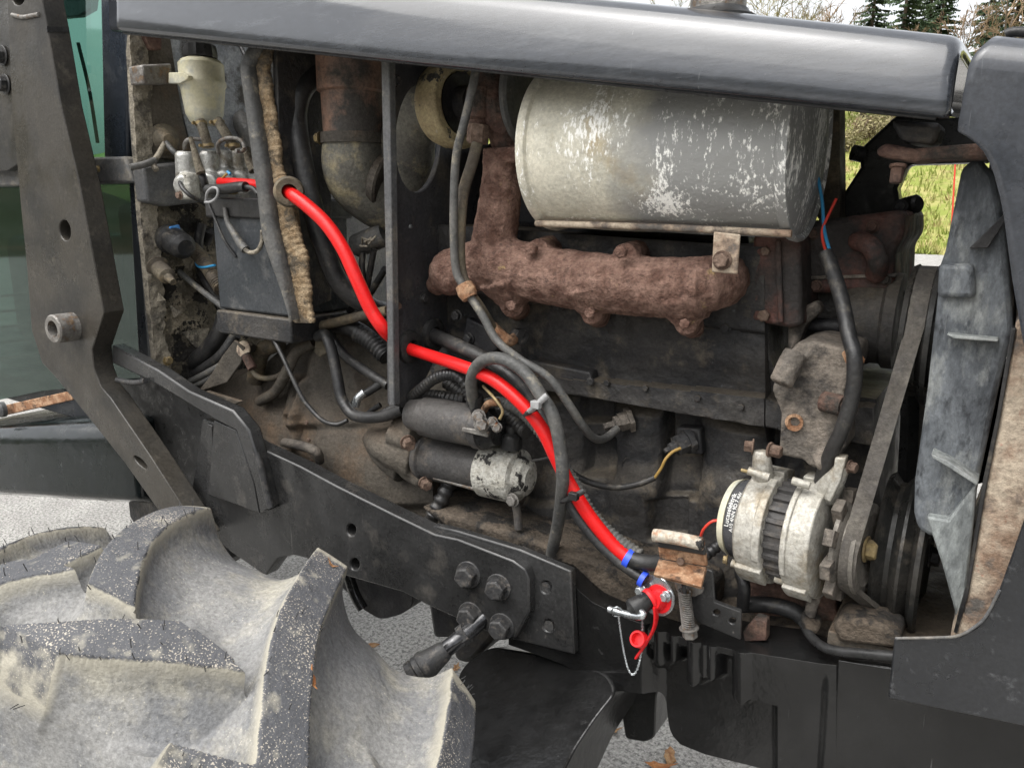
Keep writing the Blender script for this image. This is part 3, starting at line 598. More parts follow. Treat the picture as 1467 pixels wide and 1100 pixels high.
# ---- firewall behind the engine bay
XF = P(190, 300, 1.0).x
fw = xplate('firewall', [(181, 30), (560, 30), (560, 560), (222, 545)], XF, .02, 'plate_grey')
def frelief(x, y):      # torn foam mat on the firewall
    e = 233+.10*(y-270)+10*mnoise.noise(Vector((y*.03, 2, 0)))+5*mnoise.noise(Vector((y*.15, 5, 0)))
    base = .010 if x < e else .002
    n = mnoise.noise(Vector((x*.05, y*.05, 1)))
    n2 = mnoise.noise(Vector((x*.16, y*.16, 4)))
    return base+.004*n+.003*n2
def xfield(name, y0, y1, xa, xb, step, X, fn, mat, parent=TR):
    bm = bmesh.new(); g = {}; ny = int((y1-y0)/step)+1; nx = int(max(xb(y0+j*step)-xa(y0+j*step) for j in range(ny))/step)+1
    for j in range(ny):
        y = y0+j*step
        for i in range(nx):
            x = xa(y)+(xb(y)-xa(y))*i/(nx-1); p = PX(x, y, X); p.x += fn(x, y); g[i, j] = bm.verts.new(p)
    for j in range(ny-1):
        for i in range(nx-1): bm.faces.new([g[k] for k in ((i, j), (i+1, j), (i+1, j+1), (i, j+1))])
    ex = bmesh.ops.extrude_edge_only(bm, edges=[e for e in bm.edges if e.is_boundary])
    for v in [k for k in ex['geom'] if isinstance(k, bmesh.types.BMVert)]: v.co.x = X-.001
    return finish(bm, name, mat, parent, smooth=60)
eL = lambda y: 179+.062*(y-45)+(0.0 if y < 300 else .04*(y-300))
eR = lambda y: 199+6*mnoise.noise(Vector((y*.02, 9, 0)))+4*mnoise.noise(Vector((y*.1, 3, 0)))+.075*(y-45)+ (4 if y < 200 else 2)
xfield('foam_edge', 45, 545, eL, eR, 2, XF, lambda x, y: .016+.004*mnoise.noise(Vector((x*.07, y*.07, 0))), 'foam_edge', parent=fw)
xfield('foam_mat', 290, 545, lambda y: eR(y)-2, lambda y: 372, 2.5, XF, lambda x, y: .004+.007*(mnoise.noise(Vector((x*.045, y*.05, 1)))+.5)+.004*mnoise.noise(Vector((x*.2, y*.2, 4))), 'foam_old', parent=fw)
xplate('upper_panel', [(209, 45), (243, 45), (262, 170), (278, 232), (214, 225)], XF+.012, .01, 'housing_dust', parent=fw)
xplate('upper_panel', [(238, 48), (372, 50), (372, 240), (280, 232), (262, 165)], XF+.006, .006, 'panel_pale', parent=fw)
xplate('cross_panel', [(205, 238), (262, 232), (300, 236), (304, 288), (240, 296), (212, 290)], XF+.05, .045, 'plate_grey', parent=fw, bevel=.006)
for tri in (((300, 470), (262, 476), (275, 492), (290, 505)), ((245, 438), (262, 447), (250, 455)), ((262, 372), (282, 360), (268, 385)), ((228, 420), (238, 430), (226, 432))):
    bm = bmesh.new(); b_prism(bm, [PX(x, y, XF+.022+.008*(i % 2)) for i, (x, y) in enumerate(tri)], (-.004, 0, 0)); finish(bm, 'torn_flap', 'foam_edge', fw)
bolt(PX(240, 516, XF+.015), 6, 'bolt_brass', fw, d=(1, 0, 0))
tube('rail_pipe', [PX(186, 240, XF+.05), PX(206, 236, XF+.06), PX(222, 230, XF+.06)], 5, 'rubber_grey')
lathe('cable_boot', PX(234, 200, XF+.012), (1, -.3, -.1), [(0, .034), (.008, .034), (.012, .026), (.02, .028), (.028, .018), (.04, .012)], 'rubber_brown', n=24)
tube('choke_cable', [PX(238, 205, XF+.05), PX(252, 220, XF+.08), PX(275, 232, XF+.09)], 4, 'rubber_grey')
tube('strap', [PX(236, 206, XF+.05), PX(228, 220, XF+.06), PX(220, 234, XF+.06), PX(224, 244, XF+.07)], 4, 'foam_edge')
xplate('hanger', [(205, 48), (232, 50), (232, 72), (218, 72)], XF+.03, .02, 'rust_dark')

# ---- hydraulic reservoir and the row of cylinders under it
rp = PX(290, 120, XF+.11)
k = m_(1, rp)
xplate('reservoir_bracket', [(203, 93), (246, 91), (248, 120), (206, 121)], XF+.06, .05, 'steel_dull', bevel=.004)
rsv = lathe('fluid_reservoir', rp-Z1*k*56, Vector((-.03, .02, 1)), [(0, k*17), (k*4, k*21), (k*14, k*26), (k*50, k*30.5), (k*53, k*32.5), (k*58, k*32.5), (k*60, k*31), (k*82, k*31), (k*87, k*27), (k*90, k*20)], 'reservoir', n=40)
lathe('reservoir_cap', rp+Z1*k*34, Vector((-.03, .02, 1)), [(0, k*22), (k*3, k*23), (k*16, k*22), (k*18, k*19)], 'cap_black', rsv, n=26, wob=lambda t, a: 1+.03*math.cos(a*13))
plate('reservoir_lug', [(241, 104), (262, 104), (270, 109), (268, 114), (258, 120), (241, 120)], 1.07, .012, 'reservoir', rsv)
def hose_clip(p, d, rpx, mat='bolt_brass', parent=TR, w=.6):
    p = V3(p); r = m_(rpx, p); bm = bmesh.new(); d = Vector(d).normalized()
    b_lathe(bm, p-d*r*w*.5, d, [(0, r), (0, r*1.14), (r*w, r*1.14), (r*w, r)], 22)
    u, v = frame_of(d); b_hex(bm, p+u*r*1.1-Y1*r*.4, v, r*.34, r*.5, False); finish(bm, 'hose_clip', mat, parent)
for a, b in (((287, 174, 1.090), (299, 212, 1.090)), ((312, 173, 1.090), (336, 212, 1.090))):
    h = tube('supply_hose', [a, ((a[0]+b[0])/2, (a[1]+b[1])/2, 1.085), b], 7, 'hose_cloth')
    hose_clip((a[0]+1, a[1]+3, 1.09), (.2, 0, -1), 7.5, parent=h); hose_clip((b[0]-1, b[1]-3, 1.09), (.2, 0, -1), 7.5, parent=h)
bm = bmesh.new()
for cx, cy, r in ((266, 234, 15), (300, 232, 14), (322, 229, 12), (343, 229, 15)):
    c = PX(cx, cy, XF+.11+.0006*(cx-268)); r = m_(r, c); b_lathe(bm, c-Z1*r*1.6, Vector((0.1, -.05, 1)), [(0, r), (r*2.4, r*.95), (r*2.7, r*.7)], 20)
    b_lathe(bm, c-Z1*r*1.4+Y1*.04-X1*.01, Vector((.5, -.9, -.25)), [(0, r*1.15), (.075, r*1.15), (.082, r*.95)], 24)
mc = cast('master_cylinders', bm, 'alu_bright', voxel=.0025, it=3)
plate('cylinder_flange', [(247, 258), (258, 245), (268, 248), (272, 285), (252, 287)], 1.035, .03, 'peeled_alu', mc, bevel=.005, r=5)
bolt((258, 280, 1.034), 5, 'bolt_rust', mc)
for pts in (((265, 218, 1.070), (265, 206, 1.060), (272, 200, 1.060), (290, 200, 1.080)), ((314, 220, 1.080), (312, 208, 1.070), (320, 200, 1.070), (336, 198, 1.080), (347, 203, 1.080), (351, 214, 1.070)), ((351, 214, 1.070), (345, 217, 1.070), (338, 216, 1.060))):
    tube('brake_pipe', pts, 3, 'steel_dull', mc)
tube('brake_switch', [(273, 197, 1.030), (278, 214, 1.030), (284, 236, 1.030), (288, 248, 1.030)], 6, 'hose_cloth', mc, taper=(.5, 1.15))
tube('brake_switch', [(352, 212, 1.090), (358, 232, 1.090), (364, 245, 1.090)], 7, 'hose_cloth', mc, taper=(.7, 1.1))
tube('switch_lead', [(288, 246, 1.040), (293, 262, 1.040), (296, 275, 1.060)], 5.5, 'rubber')
tube('switch_lead', [(258, 247, 1.050), (259, 265, 1.030), (272, 280, 1.030), (290, 290, 1.060), (300, 300, 1.080)], 3, 'rubber')
tube('coolant_hose', [(316, 155, 1.32), (345, 175, 1.30), (368, 215, 1.30)], 14, 'rubber_grey'); tube('wood_rail', [(312, 112, 1.36), (345, 125, 1.36), (378, 132, 1.36)], 12, 'rubber_brown', n=6)
tube('coolant_hose', [(312, 138, 1.36), (345, 150, 1.36), (375, 156, 1.36)], 13, 'rubber_brown')
tube('thin_rod', [(335, 52, 1.3), (345, 68, 1.3), (356, 90, 1.3)], 3, 'rubber')

# ---- battery in its tray
bx0, bx1 = P(303, 300, 1.03).x, P(413, 400, 1.03).x
zt, zb = P(303, 292, 1.03).z, P(360, 448, 1.03).z
byk = PX(503, 430, bx1).y
bat = box('battery', (bx0, 1.03, zb), (bx1, byk, zt), 'battery_black', bevel=.006)
box('battery_lid', (bx0-.012, 1.022, zt-.028), (bx1+.006, byk+.01, zt+.012), 'rubber', bat, bevel=.005)
box('battery_tray', (bx0+.005, 1.018, zb-.05), (bx1+.014, byk+.012, zb-.001), 'block_dark', bevel=.004)
tube('battery_handle', [(322, 298, 1.018), (326, 318, 1.016), (334, 332, 1.014), (343, 347, 1.014), (352, 358, 1.013)], 5, 'rubber_grey', bat, taper=(.6, 1.3))
tube('battery_handle', [(346, 352, 1.012), (356, 361, 1.01), (368, 360, 1.01), (375, 348, 1.012), (376, 330, 1.012)], 3.2, 'foam_edge', bat)
tube('battery_lead', [(298, 290, 1.02), (310, 318, 1.02), (322, 345, 1.02), (338, 368, 1.028)], 2.2, 'rubber', bat)
lathe('terminal_clamp', (322, 270, 1.06), (1, 0, 0), [(0, .012), (.03, .013), (.032, .01)], 'bolt_brass', bat, n=14)
tube('red_cable_end', [(316, 261, 1.05), (335, 262, 1.04), (352, 263, 1.035), (372, 265, 1.03), (392, 267, 1.02)], 7, 'red_cable')
tube('black_cable_end', [(298, 272, 1.02), (320, 271, 1.01), (342, 268, 1.0), (352, 268, 1.0)], 7.5, 'rubber'); tube('ground_wire', [(352, 268, 1.0), (362, 270, 1.0), (370, 278, 1.0)], 3.5, 'rubber')
tube('ring_wire', [(295, 288, 1.0), (297, 276, .995), (305, 269, .995), (312, 272, .995), (311, 282, .995), (303, 289, .997), (294, 290, 1.0)], 2, 'tie_grey')
tube('yellow_wire', [(316, 258, 1.05), (322, 252, 1.04), (328, 247, 1.04)], 1.6, 'yellow_wire'); tube('blue_wire', [(326, 246, 1.04), (330, 250, 1.04)], 2.2, 'blue_wire')

# ---- divider panel with rubber trim and torn foam
XD = P(400, 250, 1.0).x
pan = xplate('divider_panel', [(396, 58), (475, 60), (475, 430), (440, 445), (425, 455), (402, 300)], XD, .012, 'block_dark')
def ribbon(name, pts, Y, mat, ribs=0, depth=.012, rough=0):
    q = [P(x, y, Yp) for (x, y, h), Yp in zip(pts, Y)]; L = spline(q, .0025); n = len(L); bm = bmesh.new(); rings = []
    hw = lambda i: m_(lerpline([(k/(len(pts)-1), p[2]) for k, p in enumerate(pts)], i/(n-1)), L[i])
    for i, p in enumerate(L):
        t = (L[min(i+1, n-1)]-L[max(i-1, 0)]).normalized(); s = t.cross(Y1).normalized()
        if s.x > 0: s = -s
        w = hw(i)*(1+(rough*mnoise.noise(Vector((i*.06, 3, 0))) if rough else 0)); d = depth*(1+(ribs*math.sin(i*1.35) if ribs else 0)+(.5*rough*mnoise.noise(Vector((i*.1, 7, 0)))))
        rings.append([bm.verts.new(p+s*w*math.cos(a)*(1+(.5*ribs*math.sin(i*1.35) if a > 1.57 else 0))-Y1*d*(abs(math.sin(a))**.7)*(1 if a < 3.2 else -1)) for a in [2*math.pi*k/18 for k in range(18)]])
    for a, b in zip(rings, rings[1:]):
        for k in range(18): bm.faces.new((a[k], b[k], b[(k+1) % 18], a[(k+1) % 18]))
    bm.faces.new(rings[0]); bm.faces.new(rings[-1]); return finish(bm, name, mat, pan, smooth=60)
ribbon('edge_trim', [(390, 60, 8), (371, 70, 11), (359, 92, 10), (358, 110, 11), (366, 165, 12), (376, 235, 13), (382, 275, 13), (390, 335, 14), (405, 388, 11), (420, 440, 5), (424, 458, 3)], [1.03, 1.0, .99, .985, .985, .985, .985, .985, .985, .985, .985], 'rubber_grey', depth=.016)
ribbon('foam_strip', [(384, 62, 14), (380, 80, 16), (377, 102, 16), (383, 160, 15), (395, 240, 17), (400, 265, 18), (410, 310, 19), (420, 350, 21), (430, 391, 20), (437, 462, 17)], [1.03, 1.005, 1.0, 1.0, 1.0, 1.0, 1.0, 1.0, 1.0, 1.0], 'foam_tan', ribs=.07, depth=.009, rough=.5)
lathe('grommet', (414, 275, .985), Vector((1, -.75, 0)), [(-.012, .026), (0, .028), (.01, .024), (.01, .014), (-.012, .014)], 'rubber_brown', pan, n=26)
xplate('foam_flange', [(404, 262), (425, 264), (432, 330), (442, 380), (446, 440), (440, 462), (425, 462), (415, 380)], XD+.004, .01, 'foam_tan', pan)

# ---- loader mounting post and its gussets
PY = .90
post = plate('loader_post', [(10, -30), (56, -30), (60, 0), (68, 41), (87, 150), (113, 260), (149, 448), (132, 500), (134, 527), (144, 554), (158, 570), (216, 655), (290, 770), (258, 775), (178, 662), (113, 581), (79, 540), (60, 520), (45, 473), (38, 380), (30, 301), (17, 150), (10, 0)], PY, .046, 'post_reflection_paint',
      holes=[ell(93, 330, 8, 15, 18, -.15), ell(201, 662, 4, 13, 12, -.8), ell(26, -3, 9, 11, 14)], bevel=.003, label='worn black loader post with a brown reflection in its colour')
lathe('pivot_boss', (112, 467, PY+.01), (0.05, -1, 0), [(0, .032), (.055, .032), (.058, .029), (.058, .019), (.045, .018), (.0, .018)], 'steel_dull', post, n=32)
tube('weld_bead', [(18, 22, PY-.001), (32, 25, PY-.001), (46, 23, PY-.001), (56, 21, PY-.001)], 3, 'steel_dull', post)
plate('mast_plate', [(-60, -30), (10, -30), (18, 130), (26, 235), (10, 245), (-60, 245)], .97, .02, 'post_reflection_paint', post)
for y, x in ((80, 4), (121, 8)): bolt((x, y, .968), 11, 'bolt_black', post)
xplate('post_joint', [(67, 38), (99, 40), (99, 46), (68, 46)], P(68, 41, PY).x+.0015, .004, 'cap_black', post, bevel=0)
gus = plate('gusset', [(303, 640), (306, 602), (338, 616), (364, 693), (372, 735), (298, 708)], .945, .02, 'black_paint')
plate('gusset_web_shade', [(150, 548), (225, 545), (310, 598), (312, 722), (230, 714)], 1.03, .02, 'cap_black', gus)  # darker black than its neighbours, standing in for shade in the gusset cavity
plate('gusset_flange', [(160, 494), (226, 530), (270, 560), (333, 588), (356, 616), (371, 667), (386, 730), (372, 736), (364, 693), (338, 617), (308, 602), (221, 549), (160, 520)], .938, .03, 'black_paint', gus, bevel=.004)
tube('weld_seam', [(367, 648, .922), (374, 670, .922), (382, 705, .922), (388, 727, .922)], 5, 'bolt_black', gus)
plate('gusset_rib', [(296, 606), (304, 610), (306, 710), (296, 706)], .96, .07, 'black_paint', gus)
tube('weld_seam', [(168, 544, .93), (190, 548, .93), (208, 546, .93)], 4, 'bolt_black', gus)
tube('weld_seam', [(172, 560, .95), (210, 620, .95), (262, 710, .95)], 4, 'black_paint', gus)

# ---- side rail, bolted pads and front frame casting
rail = plate('side_rail', [(290, 600), (330, 612), (365, 638), (430, 668), (480, 695), (560, 735), (622, 765), (655, 772), (735, 803), (752, 815), (758, 830), (758, 876), (738, 914), (700, 906), (651, 884), (615, 868), (577, 848), (479, 820), (440, 800), (420, 795), (398, 800), (380, 825), (330, 790), (270, 735)], .965, .035, 'black_paint',
      holes=[ell(503, 759, 6.5, 8.5, 16), ell(508, 808, 6.5, 8.5, 16)], bevel=.003)
for x, y in ((672, 822), (715, 840), (675, 880), (720, 896)): bolt((x, y, .964), 15.5, 'bolt_black', rail, d=(.12, -1, .05), h=.85)
plate('adapter_plate', [(620, 752), (655, 760), (745, 787), (818, 818), (823, 938), (735, 916), (640, 880)], .984, .016, 'black_paint', rail, holes=[ell(782, 841, 7.5, 8.5, 16), ell(786, 896, 7.5, 8.5, 16)], bevel=.003)
for x, y in ((782, 841), (786, 896)):
    c = P(x, y, .986); r = m_(8, c); lathe('threaded_hole', c, (0, 1, 0), [(0, r*1.0), (.004, r*.86), (.006, r), (.010, r*.86), (.012, r), (.016, r*.86), (.03, r*.86), (.03, 0)], 'bolt_black', rail, n=18)
frame_top = [(742, 790), (818, 812), (845, 838), (862, 852), (905, 872), (950, 888), (1005, 905), (1060, 917), (1180, 935), (1300, 948), (1560, 1000)]
frame_bot = [(742, 912), (760, 918), (820, 939), (852, 960), (886, 975), (930, 979), (938, 981), (948, 988), (954, 1000), (958, 1040), (964, 1054), (975, 1066), (1010, 1080), (1110, 1105), (1300, 1180), (1560, 1220)]
def frame_h(x, y):
    h = .0
    ed = 888+.20*(x-950)                               # proud upper lip
    h += .030*(1-sst(ed+12, ed+40, y))*sst(925, 950, x) if x > 940 else .0
    h += .030*(1-sst(930, 955, x))
    rb = 0
    for cx, yb, wd in ((955, 952, 12), (968+8, 945, 8), (1004, 978, 14), (1020, 965, 8), (1030, 970, 10), (1072, 1003, 18)):
        rb = max(rb, math.sqrt(max(0, 1-((x-cx)/(wd*1.15))**2))*(1-sst(yb-12, yb+2, y+abs(x-cx)*.5)))
    h = max(h, .036*rb)
    if x > 1070: h = max(h, .03*sst(1068, 1084, x)*(1-sst(985, 1000, y-.25*(x-1084))) if x < 1122 else .03)
    if x >= 1108: h = max(h, .03*sst(1108, 1124, x))
    h += .005*(1-sst(3, 14, abs(x-1196+.06*(y-1000))))*sst(945, 975, y)
    h -= .012*sst(1204, 1212, x+.0*(y-1000))
    return h
fr = hfield('front_frame', frame_top, frame_bot, 2.5, 1.03, frame_h, 'black_gloss', back=.06, bevel=.005, label='glossy black ribbed front frame casting')
bm = bmesh.new(); pa = P(1010, 905, 1.0); b_prism(bm, [P(862, 856, 1.06), P(1000, 903, 1.06), P(1190, 934, 1.05), P(1400, 950, 1.05), P(1400, 950, 1.05)+Y1*.5, P(862, 856, 1.06)+Y1*.4], (0, 0, -.02)); finish(bm, 'frame_shelf', 'sump_dirt', fr)
plate('frame_stub', [(884, 970), (945, 975), (940, 1000), (938, 1056), (925, 1063), (896, 1058), (890, 1020)], 1.06, .07, 'black_gloss', fr, bevel=.008, r=6)
plate('lower_skirt', [(1200, 945), (1300, 960), (1480, 1000), (1560, 1200), (1190, 1150)], 1.0, .012, 'black_gloss', fr)
# front axle beam and steering rod
bm = bmesh.new(); ay = lambda y: 1.04-.20*(y-925)/175
b_prism(bm, [P(x, y, ay(y)) for x, y in rnd([(652, 972), (670, 946), (702, 926), (770, 936), (868, 962), (884, 990), (852, 1030), (822, 1075), (790, 1140), (620, 1140), (680, 1040)], 14)], (0, .14, -.06)); finish(bm, 'axle_housing', 'black_gloss', bevel=.010, seg=3)
rod = tube('steering_rod', [(706, 872, .99), (684, 893, .96), (655, 917, .92), (634, 934, .90)], 12, 'rod_steel', n=20)
A, B = P(640, 929, .905), P(590, 968, .862); d = B-A; L = d.length
lathe('rod_end', A, d, [(0, .014), (.006, .017), (L*.5, .023), (L*.58, .026), (L*.66, .026), (L*.68, .0235), (L*.8, .025), (L*.84, .022), (L*.88, .0245), (L*1.0, .0245), (L*1.02, .018), (L*1.02, 0)], 'bolt_black', rod, n=28)
lathe('rod_lock_nut', P(668, 906, .935), d, [(0, .0175), (.012, .0175)], 'bolt_black', rod, n=6)
# things under the frame seen past the tyre
plate('gearbox_belly', [(400, 760), (500, 800), (590, 830), (592, 868), (575, 880), (545, 888), (515, 870), (495, 845), (470, 830)], 1.12, .25, 'block_black', bevel=.03, r=10)
tube('belly_pipe', [(498, 820, 1.1), (508, 850, 1.1), (520, 872, 1.1)], 8, 'black_gloss')
plate('axle_bracket', [(612, 860), (690, 880), (720, 900), (680, 945), (668, 952), (650, 945), (648, 915), (620, 915)], 1.06, .10, 'block_black', bevel=.01)
plate('inner_bracket', [(180, 690), (300, 720), (330, 800), (250, 850), (185, 740)], 1.05, .10, 'block_black', bevel=.006)

def bt(pts, rr, n=14):
    q = [V3(p) for p in pts]; L = spline(q, .012); rs = [m_(r, q[0]) for r in rr]
    b_tube(bm, L, lambda i: rs[0]+(rs[-1]-rs[0])*i/(len(L)-1) if len(rs) == 2 else rs[min(len(rs)-1, int(i/len(L)*len(rs)))], n)

# ---- clutch housing and engine block
hou_top = [(246, 522), (330, 545), (380, 520), (440, 470), (530, 455), (600, 468), (650, 540)]
hou_bot = [(246, 585), (300, 640), (420, 690), (560, 760), (650, 796)]
def housing_h(x, y):
    h = .05*sst(540, 640, y-.18*(x-400))
    t = (y-470)/130; c = 478+10*t; wdt = 22+32*max(0, t)                     # raised fan-shaped web
    if 455 < y < 612: h += .022*sst(-7, 7, wdt-abs(x-c))*sst(612, 598, y) if y > 470 else .022*sst(-7, 7, wdt-abs(x-c))
    h += .014*(1-sst(4, 8, abs(x-443-.02*(y-600))))*sst(585, 600, y)             # joint flange
    h += .012*sst(0, 6, x-470)*sst(600, 615, y)
    h += .02*rbox(x, y, 436, 566, 16, 26, 6)-.02*rbox(x, y, 438, 560, 4, 8, 3)   # lifting eye
    h -= .02*rbox(x, y, 655, 740, 60, 26, 8)
    h += .008*rbox(x, y, 512, 505, 6, 12, 3)
    return h+.003*mnoise.noise(Vector((x*.03, y*.03, 0)))
hou = hfield('clutch_housing', hou_top, hou_bot, 2.5, 1.16, housing_h, 'housing_dust', back=.2)
tube('vent_pipe', [(408, 634, 1.09), (420, 636, 1.06), (440, 641, 1.055), (454, 648, 1.06), (458, 660, 1.08)], 7, 'cast_grey', hou)
for x, y in ((440, 605), (443, 630), (446, 660)): bolt((x, y, 1.095), 3.5, 'bolt_rust', hou, washer=False)
blk_top = [(600, 318), (1110, 352), (1112, 500), (1130, 548), (1260, 566)]
blk_bot = [(600, 775), (640, 795), (800, 850), (1000, 915), (1260, 960)]
def block_h(x, y):
    h = 0
    g1 = 443+.13*(x-875)                                   # head joint
    if y < g1: h = .055-.006*(1-sst(0, 5, g1-y))
    led = 535+.09*(x-849); lb = 557+.163*(x-852)            # stepped rail below the joint
    if x > 760:
        if y >= g1:
            h = .045-.045*sst(g1+30, led, y)*.35
            if y > led: h = .060
            if y > lb: h = .060-.060*sst(lb, lb+9, y)
        if y > lb:
            # cylinder barrels bulge between the core pockets
            b = max(0, 1-((x-916)/42)**2); h += .024*b*sst(lb+6, lb+26, y)*(1-sst(690, 760, y)*.5)
            b = max(0, 1-((x-1065)/60)**2); h += .026*b*sst(lb+6, lb+26, y)*(1-sst(700, 780, y)*.5)
            b = max(0, 1-((x-800)/34)**2); h += .020*b*sst(lb+6, lb+26, y)
            h += .02*sst(655, 700, y)*sst(1130, 1000, x)
            h -= .032*rbox(x, y, 862, 652, 24, 26, 4); h -= .018*rbox(x, y, 858, 585, 22, 18, 5)
            h -= .034*rbox(x, y, 978, 680, 26, 30, 4); h -= .03*rbox(x, y, 978, 622, 24, 34, 5)
            h -= .026*rbox(x, y, 964, 738, 25, 27, 4)
            h += .010*(1-sst(0, 5, abs(x-930)))*rbox(x, y, 930, 690, 40, 120, 10)*0
            q = 690+.3*(x-720)
            h += .012*rbox(x, y, 790, 735, 40, 24, 6)
    else:
        if y > g1: h = .03-.03*sst(540, 560, y)
    return h+.0025*mnoise.noise(Vector((x*.05, y*.05, 3)))
blk = hfield('engine_block', blk_top, blk_bot, 2, 1.19, block_h, 'block_dark', back=.3)
plate('block_rail', [(755, 515), (846, 533), (850, 560), (775, 545)], 1.135, .03, 'block_black', blk, bevel=.004)
bolt((847, 546, 1.125), 6, 'bolt_black', blk, washer=False)
for x in (720, 800, 890, 960, 1040): bolt((x, 448+.13*(x-875), 1.137), 6.5, 'block_dark', blk, h=.6)
for x, y in ((870, 548), (925, 556), (1000, 570), (1062, 583)): bolt((x, y, 1.128), 5, 'block_dark', blk, washer=False)
for x, y, r in ((905, 668, 15), (1050, 690, 16)): c = P(x, y, 1.17); lathe('core_plug', c, (0, -1, 0), [(-.01, m_(r, c)), (.002, m_(r, c)), (.003, m_(r, c)*.9), (-.002, m_(r, c)*.85), (-.002, 0)], 'block_dark', blk, n=28)
sump = [(600, 726), (680, 748), (735, 764), (830, 796), (890, 818), (960, 840), (1000, 860), (1000, 905), (905, 880), (862, 862), (818, 824), (745, 800), (655, 770)]
bm = bmesh.new(); b_prism(bm, [P(x, y, 1.04) for x, y in sump], (0, .17, 0)); finish(bm, 'sump_flange', 'sump_dirt', blk, bevel=.008)
for x, y in ((690, 752), (735, 770), (832, 803), (884, 822)): bolt((x, y, 1.09), 12, 'sump_dirt', blk, d=(0, -.3, 1), h=.8)
tube('drain_hose', [(652, 668, 1.09), (640, 700, 1.075), (626, 728, 1.06), (614, 752, 1.05)], 12, 'rubber', corr=.016)
# fittings and sensors on the block
s = lathe('oil_fitting', (905, 600, 1.165), Vector((-.75, -.65, -.28)), [(0, .022), (.008, .022), (.008, .016), (.022, .016), (.022, .013), (.03, .013), (.032, .007), (.05, .006)], 'cast_grey', n=6)
s = lathe('pressure_sensor', (990, 630, 1.17), Vector((-.6, -.75, -.3)), [(0, .022), (.010, .022), (.010, .017), (.028, .017), (.03, .010), (.040, .009), (.042, .005), (.05, .004)], 'bolt_black', n=8)
plate('sensor_base', [(968, 612), (1003, 614), (1006, 652), (970, 648)], 1.165, .03, 'block_black', bevel=.004)
tube('sensor_wire', [(975, 642, 1.13), (964, 647, 1.12), (954, 657, 1.11), (947, 671, 1.11), (938, 684, 1.11)], 2.2, 'yellow_wire'); 
tube('sensor_sleeve', [(938, 684, 1.11), (915, 693, 1.10), (885, 698, 1.09), (855, 694, 1.07), (828, 683, 1.05), (815, 672, 1.04)], 4.5, 'rubber')
tube('red_clip', [(706, 468, 1.10), (718, 480, 1.09), (730, 488, 1.09), (738, 484, 1.11)], 8, 'rust_light', label='orange red hose elbow')
lathe('union_nut', (738, 480, 1.12), (1, -.4, 0), [(0, .014), (.022, .014)], 'bolt_black', n=6)
plate('lift_bracket', [(668, 455), (700, 470), (712, 500), (690, 520), (660, 500)], 1.12, .02, 'block_black', bevel=.003)
for x, y in ((672, 485), (690, 512), (655, 452)): bolt((x, y, 1.118), 7, 'bolt_black')
tube('bright_spring', [(676, 496, 1.10), (684, 503, 1.10), (692, 507, 1.10)], 2.5, 'zinc')

# ---- valve cover and head end
plate('rocker_cover', [(690, 200), (1090, 225), (1090, 345), (690, 330)], 1.27, .2, 'block_black', bevel=.02)
plate('valve_cover', [(770, 300), (1070, 330), (1070, 385), (770, 372)], 1.20, .2, 'block_black', bevel=.012)
for x in (850, 940): bolt((x, 352, 1.196), 14, 'block_black')
plate('head_bracket', [(608, 320), (690, 326), (690, 338), (610, 336)], 1.14, .01, 'bolt_black'); bolt((617, 327, 1.138), 7, 'bolt_black')
he = plate('cylinder_head', [(1078, 338), (1145, 320), (1150, 466), (1130, 470), (1076, 460)], 1.135, .25, 'engine_red', bevel=.006)
bolt((1095, 452, 1.134), 9, 'bolt_rust', he, washer=False); bolt((1097, 360, 1.134), 7, 'bolt_rust', he, washer=False)
th = plate('thermostat_housing', [(1148, 318), (1200, 312), (1296, 300), (1296, 340), (1282, 355), (1280, 420), (1150, 420)], 1.20, .25, 'engine_red', bevel=.01)
plate('front_cover', [(1150, 400), (1282, 405), (1285, 470), (1270, 500), (1240, 525), (1210, 520), (1150, 500), (1130, 470)], 1.24, .25, 'block_dark', bevel=.01)
lathe('pump_body', P(1215, 455, 1.24), X1, [(0, .06), (.015, .064), (.05, .064), (.055, .07), (.07, .07)], 'block_dark', n=30)
tube('cover_pipe', [(1160, 465, 1.2), (1190, 467, 1.2), (1215, 468, 1.2)], 11, 'block_black')
plate('pump_bracket', [(1128, 468), (1150, 440), (1170, 430), (1178, 446), (1155, 465), (1140, 500), (1140, 540), (1128, 540)], 1.16, .03, 'cast_grey', bevel=.006)
plate('gasket_line', [(1150, 396), (1284, 392), (1284, 397), (1150, 401)], 1.195, .02, 'cast_grey', th, bevel=.001)
for x, y in ((1165, 335), (1250, 325), (1268, 400), (1170, 410)): bolt((x, y, 1.198), 7, 'rust_dark', th)
bm = bmesh.new(); bt([(1225, 345, 1.19), (1245, 350, 1.17), (1258, 372, 1.17), (1255, 395, 1.20)], (14, 15)); cast('water_neck', bm, 'engine_red', th, voxel=.004, it=3)
plate('head_rib', [(1110, 345), (1118, 344), (1122, 462), (1114, 462)], 1.128, .02, 'engine_red', he, bevel=.002)
for x, y in ((1285, 420), (1270, 388), (1290, 296)): bolt((x, y, 1.25), 8, 'block_black')

